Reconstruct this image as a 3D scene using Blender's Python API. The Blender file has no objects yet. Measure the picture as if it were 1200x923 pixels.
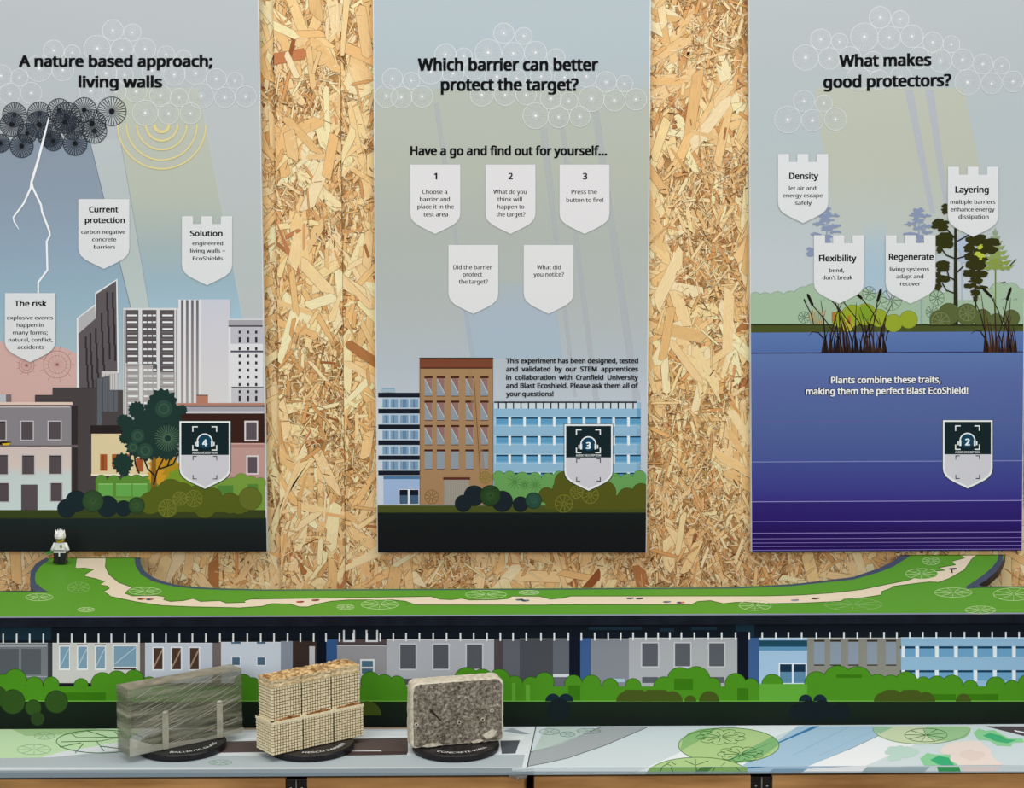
import bpy, math, os, random
from mathutils import Vector, noise

# ------------------------------------------------------------------ camera, world, lights, exposure
CZ = 1.50                                   # eye height of the camera
PITCH, YAW, FPX = math.radians(5.04), math.radians(0.95), 1800.0
S = bpy.context.scene
COL = S.collection
cam_d = bpy.data.cameras.new('camera'); cam = bpy.data.objects.new('camera', cam_d); COL.objects.link(cam)
cam.location = (0, 0, CZ); cam.rotation_euler = (math.pi/2 - PITCH, 0, -YAW)
cam_d.sensor_width = 36; cam_d.lens = FPX/1200*36; cam_d.clip_start = 0.05
S.camera = cam
w = bpy.data.worlds.new('hall_light'); S.world = w; w.use_nodes = True
w.node_tree.nodes['Background'].inputs[0].default_value = (1.0, 0.99, 0.97, 1)
w.node_tree.nodes['Background'].inputs[1].default_value = 0.50
def area(loc, aim, size, power, col=(1, 1, 1)):
    d = bpy.data.lights.new('fill_light', 'AREA'); d.shape = 'RECTANGLE'; d.size, d.size_y = size
    d.energy = power; d.color = col
    o = bpy.data.objects.new('fill_light', d); COL.objects.link(o); o.location = loc
    o.rotation_euler = (Vector(aim) - Vector(loc)).to_track_quat('-Z', 'Y').to_euler()
area((-1.5, -1.6, 2.3), (-0.1, 2.0, 1.0), (1.6, 1.2), 27)  # unseen front fill pair, added and set low for an even wall
area((1.7, -1.7, 2.3), (0.1, 2.0, 1.0), (1.6, 1.2), 27)
area((0.1, 0.9, 3.3), (0, 1.5, 0.9), (3.0, 1.0), 34)  # unseen overhead fill, added to brighten the ledge
vs = S.view_settings
vs.view_transform = 'Standard'; vs.look = 'None'; vs.gamma = 1; vs.use_curve_mapping = False
vs.exposure = -0.06

# ------------------------------------------------------------------ geometry of the place
F = Vector((math.sin(YAW)*math.cos(PITCH), math.cos(YAW)*math.cos(PITCH), -math.sin(PITCH)))
R = Vector((math.cos(YAW), -math.sin(YAW), 0)); U = R.cross(F)
def ray(px, py): return F + R*((px-600)/FPX) + U*((461.5-py)/FPX)
def onY(px, py, y):
    d = ray(px, py); return Vector((0, 0, CZ)) + d*(y/d.y)
def onZ(px, py, z):
    d = ray(px, py); return Vector((0, 0, CZ)) + d*((z-CZ)/d.z)
WALL = 2.0                                  # face of the chipboard wall
ZS = onY(110, 653, WALL).z                  # top of the green shelf
YSF = onZ(600, 721.5, ZS).y                 # its front edge
YF = YSF + 0.006                            # printed fascia below it
ZT = onY(600, 851, YF).z                    # top of the lower ledge
YTF = onZ(600, 899.5, ZT).y                 # its front edge
PAN = WALL - 0.010                          # face of the hanging boards

def lin(h, a=1.0):
    h = h.lstrip('#'); c = [int(h[i:i+2], 16)/255 for i in (0, 2, 4)]
    return tuple((x/12.92 if x <= .04045 else ((x+.055)/1.055)**2.4) for x in c) + (a,)
def mixh(a, b, t):
    a = a.lstrip('#'); b = b.lstrip('#')
    return '#' + ''.join('%02x' % round(int(a[i:i+2], 16)*(1-t) + int(b[i:i+2], 16)*t) for i in (0, 2, 4))

# ------------------------------------------------------------------ materials
def mat(name, rough=.5, spec=.3):
    m = bpy.data.materials.new(name); m.use_nodes = True
    b = m.node_tree.nodes['Principled BSDF']; b.inputs['Roughness'].default_value = rough
    b.inputs['Specular IOR Level'].default_value = spec
    return m, m.node_tree, b
def print_mat(name, clear, rough=.5, spec=.06):
    m, nt, b = mat(name, rough, spec)
    a = nt.nodes.new('ShaderNodeVertexColor'); a.layer_name = 'Col'
    nt.links.new(a.outputs['Color'], b.inputs['Base Color'])
    if clear: nt.links.new(a.outputs['Alpha'], b.inputs['Alpha'])
    return m
M_PRINT = print_mat('printed_ink', False)
M_CLEAR = print_mat('translucent_printed_ink', True)
def noisy(name, c1, c2, scale=20, rough=.6, stretch=(1, 1, 1), bump=0, detail=4, lo=.35, hi=.65, spec=.3, metallic=0, dist=.001):
    m, nt, b = mat(name, rough, spec); b.inputs['Metallic'].default_value = metallic
    tc = nt.nodes.new('ShaderNodeTexCoord'); mp = nt.nodes.new('ShaderNodeMapping'); mp.inputs['Scale'].default_value = stretch
    n = nt.nodes.new('ShaderNodeTexNoise'); n.inputs['Scale'].default_value = scale; n.inputs['Detail'].default_value = detail
    r = nt.nodes.new('ShaderNodeValToRGB'); r.color_ramp.elements[0].position = lo; r.color_ramp.elements[1].position = hi
    r.color_ramp.elements[0].color = lin(c1); r.color_ramp.elements[1].color = lin(c2)
    L = nt.links.new
    L(tc.outputs['Object'], mp.inputs['Vector']); L(mp.outputs[0], n.inputs['Vector']); L(n.outputs['Fac'], r.inputs[0]); L(r.outputs[0], b.inputs['Base Color'])
    if bump:
        bp = nt.nodes.new('ShaderNodeBump'); bp.inputs['Strength'].default_value = bump; bp.inputs['Distance'].default_value = dist
        L(n.outputs['Fac'], bp.inputs['Height']); L(bp.outputs[0], b.inputs['Normal'])
    return m
M_BOARD = noisy('white_foam_board', '#d8dcdd', '#e4e7e8', 60, .6)
M_NAVY = noisy('navy_painted_edge', '#0b0f18', '#131926', 40, .5, spec=.12)
M_BLACK = noisy('black_plastic', '#0d0b0f', '#1b181d', 90, .35, bump=.1)
M_METAL = noisy('dark_bracket_metal', '#17130f', '#241d18', 80, .45, metallic=.3)
M_STEEL = noisy('steel_clip', '#6f6a62', '#a8a49c', 60, .35, metallic=.7)
M_WOOD = noisy('oiled_pine_front', '#8f6231', '#c4935a', 9, .55, stretch=(1, 1, 9), bump=.15, lo=.3, hi=.7)
M_VINYL = noisy('white_vinyl_edge', '#b8c2c6', '#cdd6d9', 30, .35)
M_FLOOR = noisy('grey_carpet_floor', '#4a4c50', '#5d5f63', 300, .9, bump=.3)
M_OSB = noisy('chipboard_core', '#9a6a36', '#cf9f62', 120, .8, bump=.4, lo=.3, hi=.7)

# ------------------------------------------------------------------ object helpers
def link(o, parent=None):
    COL.objects.link(o)
    if parent: o.parent = parent
    return o
def mesh_obj(name, verts, faces, material, parent=None, smooth=False):
    me = bpy.data.meshes.new(name); me.from_pydata([tuple(v) for v in verts], [], faces); me.update()
    if material: me.materials.append(material)
    if smooth: me.polygons.foreach_set('use_smooth', [True]*len(me.polygons))
    return link(bpy.data.objects.new(name, me), parent)
def empty(name, loc=(0, 0, 0), rz=0):
    o = bpy.data.objects.new(name, None); COL.objects.link(o); o.location = loc; o.rotation_euler = (0, 0, rz)
    o.empty_display_size = .05
    return o
def tag(o, label=None, cat=None, group=None, kind=None):
    for k, v in (('label', label), ('category', cat), ('group', group), ('kind', kind)):
        if v: o[k] = v
    return o
def box_geo(x0, x1, y0, y1, z0, z1, V=None, Fc=None):
    V = [] if V is None else V; Fc = [] if Fc is None else Fc; n = len(V)
    V += [(x0, y0, z0), (x1, y0, z0), (x1, y1, z0), (x0, y1, z0), (x0, y0, z1), (x1, y0, z1), (x1, y1, z1), (x0, y1, z1)]
    Fc += [tuple(n+i for i in f) for f in ((0, 3, 2, 1), (4, 5, 6, 7), (0, 1, 5, 4), (1, 2, 6, 5), (2, 3, 7, 6), (3, 0, 4, 7))]
    return V, Fc
def box(name, b, material, parent=None, bevel=0):
    o = mesh_obj(name, *box_geo(*b), material, parent)
    if bevel:
        m = o.modifiers.new('bevel', 'BEVEL'); m.width = bevel; m.segments = 2
    return o
def prism(poly, z0, z1):
    n = len(poly); V = [(x, y, z0) for x, y in poly] + [(x, y, z1) for x, y in poly]
    Fc = [tuple(range(n-1, -1, -1)), tuple(range(n, 2*n))] + [(i, (i+1) % n, n+(i+1) % n, n+i) for i in range(n)]
    return V, Fc
def lathe(profile, n=24):
    V, Fc = [], []
    for r, z in profile:
        for i in range(n):
            a = 2*math.pi*i/n; V.append((r*math.cos(a), r*math.sin(a), z))
    for k in range(len(profile)-1):
        for i in range(n):
            j = (i+1) % n; Fc.append((k*n+i, k*n+j, (k+1)*n+j, (k+1)*n+i))
    Fc.append(tuple(range(n-1, -1, -1))); m = (len(profile)-1)*n; Fc.append(tuple(range(m, m+n)))
    return V, Fc

# ------------------------------------------------------------------ lettering
_gl = {}
try:        # a sans serif that ships with Blender; the built-in one if it is missing
    FONT = bpy.data.fonts.load(os.path.join(bpy.utils.system_resource('DATAFILES'), 'fonts', 'NotoSansMath-Regular.woff2'))
except Exception:
    FONT = None
def glyphs(s, weight=.02, res=2):
    k = s
    if k not in _gl:
        c = bpy.data.curves.new('t', 'FONT'); c.body = s; c.size = 1; c.resolution_u = res; c.fill_mode = 'FRONT'
        if FONT: c.font = FONT
        o = bpy.data.objects.new('t', c); COL.objects.link(o)
        me = bpy.data.meshes.new_from_object(o.evaluated_get(bpy.context.evaluated_depsgraph_get()))
        _gl[k] = ([(v.co.x, v.co.y) for v in me.vertices], [tuple(p.vertices) for p in me.polygons])
        bpy.data.objects.remove(o); bpy.data.curves.remove(c); bpy.data.meshes.remove(me)
    return _gl[k]
CAPH = max(y for x, y in glyphs('H')[0])

# ------------------------------------------------------------------ flat print on a real surface
class Art:
    """Collects the flat shapes of a print; the shapes lie on a plane of the scene (y or z constant)."""
    def __init__(s, axis, val, parent, step=2.5e-6):
        s.axis, s.val, s.step, s.lev, s.root = axis, val, step, 6, parent
        s.tf = (0, 0, 1); s.name = None
    def at(s, ox=0, oy=0, k=1): s.tf = (ox, oy, k)
    def P(s, x, y):
        ox, oy, k = s.tf; x, y = ox + x/k, oy + y/k
        if s.axis == 'y': return tuple(onY(x, y, s.val - s.step*s.lev))
        return tuple(onZ(x, y, s.val + s.step*s.lev))
    def part(s, name, label=None, parent=None):
        s.done(); s.name, s.label, s.par = name, label, parent or s.root
        s.V, s.Fc, s.C, s.M = [], [], [], []
    def done(s):
        if not s.name or not s.Fc: s.name = None; return None
        me = bpy.data.meshes.new(s.name); me.from_pydata(s.V, [], s.Fc); me.update()
        me.materials.append(M_PRINT); me.materials.append(M_CLEAR)
        me.polygons.foreach_set('material_index', s.M)
        ca = me.color_attributes.new('Col', 'FLOAT_COLOR', 'POINT')
        ca.data.foreach_set('color', [x for c in s.C for x in c])
        o = link(bpy.data.objects.new(s.name, me), s.par)
        if s.label: o['label'] = s.label
        s.name = None; s.last = o
        return o
    def add(s, pts, col, a=1.0, cols=None):
        n = len(s.V); s.V += [s.P(*p) for p in pts]; s.Fc.append(tuple(range(n, n+len(pts))))
        s.C += [lin(c, a) for c in cols] if cols else [lin(col, a)]*len(pts); s.M.append(0 if a >= 1 else 1)
    def up(s): s.lev += 1
    def poly(s, pts, col, a=1.0, cols=None): s.up(); s.add(pts, col, a, cols)
    def rects(s, L, col, a=1.0):
        s.up()
        for x0, y0, x1, y1 in L: s.add([(x0, y0), (x1, y0), (x1, y1), (x0, y1)], col, a)
    def rect(s, x0, y0, x1, y1, col, a=1.0): s.rects([(x0, y0, x1, y1)], col, a)
    def grad(s, xl, xr, stops, a=1.0):
        s.up(); fl = xl if callable(xl) else (lambda y: xl); fr = xr if callable(xr) else (lambda y: xr)
        for (y0, c0), (y1, c1) in zip(stops, stops[1:]):
            s.add([(fl(y0), y0), (fr(y0), y0), (fr(y1), y1), (fl(y1), y1)], None, a, [c0, c0, c1, c1])
    def ell(s, cx, cy, rx, ry, n=28, a0=0, a1=360):
        return [(cx+rx*math.cos(math.radians(a0+(a1-a0)*i/n)), cy+ry*math.sin(math.radians(a0+(a1-a0)*i/n))) for i in range(n if a1-a0 == 360 else n+1)]
    def disc(s, cx, cy, r, col, a=1.0, ry=None, n=28): s.poly(s.ell(cx, cy, r, ry or r, n), col, a)
    def stroke(s, pts, wd, col, a=1.0, closed=False, same=False):
        if not same: s.up()
        m = len(pts); L = []
        for i, (x, y) in enumerate(pts):
            p = pts[(i-1) % m] if (i or closed) else pts[i]; q = pts[(i+1) % m] if (i < m-1 or closed) else pts[i]
            dx, dy = q[0]-p[0], q[1]-p[1]; d = math.hypot(dx, dy) or 1
            w_ = wd[i] if isinstance(wd, list) else wd
            L.append(((x - dy/d*w_/2, y + dx/d*w_/2), (x + dy/d*w_/2, y - dx/d*w_/2)))
        for i in range(m if closed else m-1):
            A, B = L[i], L[(i+1) % m]; s.add([A[0], B[0], B[1], A[1]], col, a)
    def spokes(s, cx, cy, r0, r1, n, wd, col, a=1.0, ry=1.0, ph=0):
        s.up()
        for i in range(n):
            t = 2*math.pi*i/n + ph
            s.stroke([(cx+r0*math.cos(t), cy+r0*ry*math.sin(t)), (cx+r1*math.cos(t), cy+r1*ry*math.sin(t))], wd, col, a, same=True)
    def blob(s, cx, cy, r, col, jag=.15, n=18, a=1.0, seed=0, ry=1.0):
        rd = random.Random(seed + int(cx*7+cy*3)); pts = []
        for i in range(2*n):
            t = math.pi*i/n; rr = r*(1 + (jag if i % 2 else -jag)*rd.uniform(.5, 1.3))
            pts.append((cx+rr*math.cos(t), cy+rr*ry*math.sin(t)))
        s.poly(pts, col, a)
    def clump(s, cx, cy, rx, ry, n, col, seed=0, sz=.34):
        """foliage: many little lobes inside an ellipse, one tone"""
        rd = random.Random(seed*31 + int(cx+cy)); L = []
        for i in range(n):
            t = rd.uniform(0, 6.283); q = rd.random()**.4; a = sz*min(rx, ry)*rd.uniform(.7, 1.3)
            L.append((rx*q*math.cos(t)*.85, ry*q*math.sin(t)*.85, a*1.5, a*rd.uniform(.5, .9)))
        L.append((0, 0, rx*.35, ry*.35)); P_ = []
        for k in range(64):         # outline of the union of the lobes, seen from the middle
            dx, dz = math.cos(k*math.pi/32), math.sin(k*math.pi/32); best = 0
            for x, y, a, b in L:
                A_ = (dx/a)**2+(dz/b)**2; B_ = -2*(x*dx/a**2+y*dz/b**2); C_ = (x/a)**2+(y/b)**2-1; D_ = B_*B_-4*A_*C_
                if D_ > 0: best = max(best, (-B_+math.sqrt(D_))/(2*A_))
            P_.append((cx+dx*best, cy+dz*best))
        s.poly(P_, col)
    def hedge(s, circ, col, rim, base=None):
        for q in (circ,):
            s.up()
        for i, (x, y, r) in enumerate(circ):
            s.disc(x, y, r+.7/s.tf[2]*s.tf[2]*(1 if s.tf[2] == 1 else 2.2), rim)
        for x, y, r in circ: s.disc(x, y, r, col)
        if base: s.rect(*base, col)
    def text(s, t, x0, x1, b0, cap, col='#0c0d0f', b1=None, weight=.02, grow=0):
        V, Fc = glyphs(t); X = [v[0] for v in V]; mn, mx = min(X), max(X); b1 = b0 if b1 is None else b1
        s.up(); e = weight*1.05+grow; k = (x1-x0)/(mx-mn+2*weight); c = lin(col); mn -= weight
        # a heavier cut: the letters laid several times with small shifts
        sh = [(-e, 0), (e, 0)] if weight < .02 and not grow else [(-e, -e*.5), (e, -e*.5), (-e, e*.5), (e, e*.5)]
        if grow: sh += [(0, e), (0, -e)]
        for dx, dy in sh:
            n = len(s.V); s.lev += .5
            for x, y in V:
                u = (x-mn)/(mx-mn); s.V.append(s.P(x0+(x+dx-mn)*k, b0+(b1-b0)*u - (y+dy)/CAPH*cap)); s.C.append(c)
            for f in Fc: s.Fc.append(tuple(n+i for i in f)); s.M.append(0)
    def shield_pts(s, x0, x1, y0, y1, cren=False, k=1.0):
        w_ = x1-x0; h = y1-y0; d = 9.2*k
        R_ = [(1, .70), (.985, .765), (.94, .82), (.86, .868), (.75, .912), (.5, 1.0)]
        top = [(0, 0), (.22, 0), (.22, d/h), (.385, d/h), (.385, 0), (.605, 0), (.605, d/h), (.775, d/h), (.775, 0), (1, 0)] if cren else [(0, 0), (1, 0)]
        pts = top + R_ + [(1-x, y) for x, y in reversed(R_[:-1])]
        return [(x0+w_*x, y0+h*y) for x, y in pts]
    def shield(s, x0, x1, y0, y1, cren=False, col='#eff0f2', a=.86, k=1.0, name='shield_label'):
        s.part(name)
        p = s.shield_pts(x0, x1, y0, y1, cren, k)
        s.stroke(p, 1.3*k, '#8f979c', .5, closed=True); s.poly(p, col, a)
        s.stroke(p, .7*k, '#f2f4f5', .6, closed=True)
        return s.done()
    def bubbles(s, circ, tint='#f4f6f8', ring='#dde1e2', ring2='#ced4d5'):
        for x, y, r in circ:
            k = s.tf[2]
            s.disc(x, y, r, tint, .15); s.disc(x, y, r*.30, tint, .30, n=14)
            s.spokes(x, y, r*.2, r*.93, 22, .30*k, ring2); s.stroke(s.ell(x, y, r, r, 30), .75*k, ring, closed=True); s.disc(x, y, r*.10, '#f6f7f7', n=10)
    def badge(s, x0, x1, y0, y1, num):
        """audio description sign: dark top with headphones and number, pale bottom (its square code left out)"""
        s.part('audio_badge', 'dark and white shield badge with headphones and the number ' + num)
        w_, h = x1-x0, y1-y0
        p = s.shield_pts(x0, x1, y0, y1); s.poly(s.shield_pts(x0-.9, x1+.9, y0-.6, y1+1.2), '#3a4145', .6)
        s.poly(p, '#eef0f2'); i = 1.9; q = s.shield_pts(x0+i, x1-i, y0+i, y1-i*1.3); s.poly(q, '#d3d1da')
        ym = y0+h*.5; s.rect(x0+i, y0+i, x1-i, ym, '#14262b')
        cx, cy = (x0+x1)/2-.3, y0+h*.30; b = s.done()
        s.part('badge_symbol', parent=b)
        s.disc(cx, cy, 8.0, '#15435f'); s.disc(cx, cy+2, 5.2, '#1d5674', .5)
        s.stroke(s.ell(cx, cy, 8.7, 8.7, 16, 180, 360), 1.4, '#f4f8fa')
        s.rects([(cx-9.6, cy-.5, cx-7.3, cy+6), (cx+7.3, cy-.5, cx+9.6, cy+6), (cx-11.6, cy+.7, cx-10.1, cy+5), (cx+10.1, cy+.7, cx+11.6, cy+5)], '#eef6fa')
        s.text(num, cx-2.8, cx+2.9, cy+5.2, 7.4, '#f2fafc', weight=.03)
        def corners(ax, ay, bx, by, L, t, col):
            s.rects([(ax, ay, ax+L, ay+t), (bx-L, ay, bx, ay+t), (ax, by-t, ax+L, by), (bx-L, by-t, bx, by)], col)
            s.rects([(ax, ay+t, ax+t, ay+L), (bx-t, ay+t, bx, ay+L), (ax, by-L, ax+t, by-t), (bx-t, by-L, bx, by-t)], col)
        corners(cx-14.6, y0+h*.075, cx+14.6, y0+h*.435, 6.5, 1.3, '#eef2f4')
        s.text('AUDIO DESCRIPTION', cx-14.6, cx+14.6, y0+h*.482, 2.3, '#eef2f4', weight=.015)
        corners(cx-14.2, y0+h*.515, cx+14.6, y0+h*.86, 5.0, 1.0, '#22262a')
        s.done()

def lines(A, parent, name, L, cap, col='#0c0d0f', weight=.018):
    A.part(name, None, parent)
    for it in L: A.text(it[0], it[1], it[2], it[3], it[4] if len(it) > 4 else cap, col, it[5] if len(it) > 5 else None, weight=weight)
    return A.done()
# ------------------------------------------------------------------ structure: floor and chipboard wall
floor = box('floor', (-3, 3, -1.5, 2.3, -.05, 0), M_FLOOR); tag(floor, kind='structure')
wall = box('wall_back', (-1.4, 1.4, WALL+.02, WALL+.06, 0, 2.6), M_OSB); tag(wall, kind='structure')

def strand_mat():
    m, nt, b = mat('pressed_wood_strands', .62, .25); L = nt.links.new
    a = nt.nodes.new('ShaderNodeVertexColor'); a.layer_name = 'Col'
    uv = nt.nodes.new('ShaderNodeUVMap'); uv.uv_map = 'grain'
    mp = nt.nodes.new('ShaderNodeMapping'); mp.inputs['Scale'].default_value = (1.1, .07, 1)
    n = nt.nodes.new('ShaderNodeTexNoise'); n.inputs['Scale'].default_value = 1.0; n.inputs['Detail'].default_value = 4; n.inputs['Roughness'].default_value = .65
    mr = nt.nodes.new('ShaderNodeMapRange'); mr.inputs['From Min'].default_value = .3; mr.inputs['From Max'].default_value = .7
    mr.inputs['To Min'].default_value = .84; mr.inputs['To Max'].default_value = 1.12
    mp2 = nt.nodes.new('ShaderNodeMapping'); mp2.inputs['Scale'].default_value = (.8, .28, 1)
    v = nt.nodes.new('ShaderNodeTexNoise'); v.inputs['Scale'].default_value = 1.0; v.inputs['Detail'].default_value = 2
    mr2 = nt.nodes.new('ShaderNodeMapRange'); mr2.inputs['From Min'].default_value = .72; mr2.inputs['From Max'].default_value = .76
    mr2.inputs['To Min'].default_value = 1; mr2.inputs['To Max'].default_value = .42
    mu = nt.nodes.new('ShaderNodeMath'); mu.operation = 'MULTIPLY'
    mx = nt.nodes.new('ShaderNodeMix'); mx.data_type = 'RGBA'; mx.blend_type = 'MULTIPLY'; mx.inputs['Factor'].default_value = 1
    L(uv.outputs[0], mp.inputs[0]); L(mp.outputs[0], n.inputs['Vector']); L(n.outputs['Fac'], mr.inputs['Value'])
    L(uv.outputs[0], mp2.inputs[0]); L(mp2.outputs[0], v.inputs['Vector']); L(v.outputs['Fac'], mr2.inputs['Value'])
    L(mr.outputs[0], mu.inputs[0]); L(mr2.outputs[0], mu.inputs[1])
    L(a.outputs['Color'], mx.inputs[6]); L(mu.outputs[0], mx.inputs[7]); L(mx.outputs[2], b.inputs['Base Color'])
    return m
M_STRAND = strand_mat()
HIDDEN = [(onY(a, 600, WALL).x, onY(b, 600, WALL).x, onY(600, 646, WALL).z) for a, b in ((-60, 305), (440, 758), (880, 1260))]
def strands(x0, x1, z0, z1, yface, parent, seed, dens=1.0, depth=.0009):
    rd = random.Random(seed); A = (x1-x0)*(z1-z0)*1e6
    kinds = []
    def many(n, kind): kinds.extend([kind]*int(n))
    # bottom to top: slivers, middling chips, broad wafers, then slivers again
    layers = []
    for frac_s, frac_m, frac_l in ((.012, .0100, .0006), (.014, .0060, .0010), (.015, .0020, .0012), (.0075, .0006, .00062)):
        lay = ['s']*int(A*frac_s*dens) + ['m']*int(A*frac_m*dens) + ['l']*int(A*frac_l*dens); rd.shuffle(lay); layers += lay
    V, Fc, C, UV = [], [], [], []
    N = len(layers)
    pal = {'s': ['#f0d8ac', '#e6c48f', '#d8aa6c', '#bd8448', '#f8e8c6', '#b07a40', '#dfb67c', '#f2dcb2', '#ecca96', '#6b4520'],
           'm': ['#ebcb96', '#e2bd84', '#f2daac', '#dcb276', '#e8c792', '#cf9c62', '#eed3a2', '#d9ab70', '#cf9a5e'],
           'l': ['#edcf9d', '#e6c38c', '#f1d8aa', '#e0ba80', '#eaca96', '#dfb67c', '#f3dcb4']}
    for i, kd in enumerate(layers):
        cx, cz = rd.uniform(x0, x1), rd.uniform(z0, z1)
        if any(a+.05 < cx < b-.05 and cz > c+.07 for a, b, c in HIDDEN): continue      # covered by the hanging boards
        # patches where slivers dominate and patches of broad wafers
        q = noise.noise(Vector((cx*11, cz*9, seed*3.1)))
        if kd == 's' and i > N*.6 and q < -.05: continue
        if kd == 'l' and q > .2: continue
        ang = rd.gauss(math.pi/2, .7) if kd != 's' else rd.uniform(0, math.pi)
        if kd == 's': wd, ln = rd.uniform(.4, 1.7), rd.uniform(3, 13)
        elif kd == 'm': wd, ln = rd.uniform(1.6, 6), rd.uniform(14, 42)
        else: wd, ln = rd.uniform(7, 18), rd.uniform(36, 95)
        wd /= 1000; ln /= 1000; rim = min(.0004, wd*.28)
        ct, st = math.cos(ang), math.sin(ang)
        if rd.random() < .65:       # square cut or skewed ends
            k1, k2, k3, k4 = (rd.uniform(0, .10) for _ in range(4)); sk = rd.uniform(-.6, .6)*wd
            out = [(-.5*ln+k1*ln+sk, -.5*wd), (.5*ln-k2*ln+sk, -.5*wd*rd.uniform(.8, 1)), (.5*ln, 0), (.5*ln-k3*ln-sk, .5*wd), (-.5*ln+k4*ln-sk, .5*wd*rd.uniform(.8, 1)), (-.5*ln, 0)]
        else:
            out = [(-.5*ln, -.5*wd*rd.uniform(.1, 1)), (-.42*ln*rd.uniform(.7, 1), -.5*wd), (.45*ln*rd.uniform(.8, 1), -.5*wd*rd.uniform(.8, 1)), (.5*ln, rd.uniform(-.4, .4)*wd),
                   (.42*ln*rd.uniform(.7, 1), .5*wd), (-.40*ln*rd.uniform(.7, 1.1), .5*wd*rd.uniform(.8, 1))]
        kx, kz = 1-2*rim/ln, 1-2*rim/wd
        inn = [(a*kx, b*kz) for a, b in out]
        y = yface - depth*i/N - rd.uniform(0, .00003)
        base = rd.choice(pal[kd]); 
        if rd.random() < .02: base = rd.choice(['#a8703f', '#95562b', '#b7764a'])
        fade = rd.uniform(1.03, 1.22)
        c = lin(base); c = (min(.93, c[0]*fade*1.03), min(.9, c[1]*fade*.98), min(.85, c[2]*fade*.92), 1)
        e = rd.random(); rimc = lin(mixh(base, '#4a2a10', rd.uniform(.3, .9))) if e < (.55 if kd == 's' else .78) else lin(mixh(base, '#fff2d8', rd.uniform(.2, .7)))
        n = len(V); off = rd.uniform(0, 900)
        for ring, col in ((out, rimc), (out, rimc), (inn, c)):
            for a, b in ring:
                x = min(max(cx + a*ct - b*st, x0), x1); z = min(max(cz + a*st + b*ct, z0), z1)
                V.append((x, y, z)); C.append(col); UV.append((b*1000+off, a*1000+off*.37))
        # outer ring uses its own vertices so that the rim keeps one flat tone
        k = len(out); inn2 = len(V)
        for a, b in inn:
            x = min(max(cx + a*ct - b*st, x0), x1); z = min(max(cz + a*st + b*ct, z0), z1)
            V.append((x, y, z)); C.append(rimc); UV.append((b*1000+off, a*1000+off*.37))
        Fc.append(tuple(n+2*k+j for j in range(k)))
        for j in range(k):
            jj = (j+1) % k; Fc.append((n+j, n+jj, inn2+jj, inn2+j))
    me = bpy.data.meshes.new('wood_strands'); me.from_pydata(V, [], Fc); me.update(); me.materials.append(M_STRAND)
    ca = me.color_attributes.new('Col', 'FLOAT_COLOR', 'POINT'); ca.data.foreach_set('color', [x for c in C for x in c])
    ul = me.uv_layers.new(name='grain'); idx = [0]*len(me.loops); me.loops.foreach_get('vertex_index', idx)
    ul.data.foreach_set('uv', [t for i in idx for t in UV[i]])
    o = link(bpy.data.objects.new('wood_strands', me), parent); o['kind'] = 'stuff'
    return o
xs1, xs2 = onY(324.5, 345, WALL).x, onY(401.5, 345, WALL).x
ZLO, ZHI = ZS-.10, onY(600, -70, WALL).z
for k, (xa, xb, back) in enumerate(((-1.0, xs1-.0006, .006), (xs1+.0002, xs2-.0002, 0), (xs2+.0002, 1.0, .0006))):
    sh = box('chipboard_sheet', (xa, xb, WALL+.0024+back, WALL+.02, .2, ZHI+.25), M_OSB, wall)
    va, vb = max(xa, onY(-60, 345, WALL).x), min(xb, onY(1260, 345, WALL).x)
    strands(va, vb, ZLO, ZHI, WALL+.0023+back, sh, 21+k)

# ------------------------------------------------------------------ hanging boards
def hanging_board(corners, label):
    """corners: bottom left, bottom right, top left, top right as seen"""
    bl, br, tl, tr = [onY(*c, PAN) for c in corners]
    root = empty('display_board', ((bl.x+br.x)/2, PAN+.005, (bl.z+br.z)/2)); tag(root, label, 'display board')
    inv = root.location.copy()
    V = [p - inv for p in (bl, br, tr, tl)]; V = V + [v + Vector((0, .0095, 0)) for v in V]
    o = mesh_obj('board', V, [(0, 1, 2, 3), (7, 6, 5, 4), (0, 4, 5, 1), (1, 5, 6, 2), (2, 6, 7, 3), (3, 7, 4, 0)], M_BOARD, root)
    return root
class BoardArt(Art):
    lim = None
    def P(s, x, y):
        if s.lim:       # the print ends at the edges of its board
            ox, oy, k = s.tf; Y = oy+y/k; x = min(max(ox+x/k, s.lim[0](Y)), s.lim[1](Y)); x = (x-ox)*k
        p = Art.P(s, x, y); o = s.root.location; return (p[0]-o.x, p[1]-o.y, p[2]-o.z)

# ---- left board
b1 = hanging_board([(-55, 645.5), (313.4, 645.5), (-66, -70), (301.8, -70)], 'left hanging board headed A nature based approach with city skyline')
A = BoardArt('y', PAN, b1)
A.part('printed_sky'); A.at()
E = lambda y: 303.0 + y*(313.3-303.0)/645.5 - .8
A.lim = (lambda y: -58, E)
A.grad(-56, E, [(-70, '#c0c5c8'), (60, '#bcc3c6'), (200, '#b9c2c4'), (300, '#aebfc6'), (380, '#adc6d2'), (470, '#d3d8dc'), (645, '#dddcde')])
lA = lambda y: 106.5 + (y-170)*(153-106.5)/(360-170)
lB = lambda y: 137 + (y-140)*(175-137)/(360-140)
lC = lambda y: 240 + (y-140)*(285-240)/(375-140)
A.grad(-56, lA, [(163, '#8d9aa9'), (230, '#909fb0'), (290, '#93a9bc'), (350, '#9ab6c7'), (410, '#a8bfca'), (500, '#d0cfd2')])
A.grad(lA, lB, [(163, '#bec6c8'), (300, '#bac5c4'), (362, '#c0ccca'), (420, '#d4dadb')])
A.grad(lB, lC, [(103, '#c0c5b8'), (230, '#bbc1b4'), (290, '#a9b9bb'), (330, '#9fbac7'), (375, '#a9c6d8'), (430, '#d8dbe2')])
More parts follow.
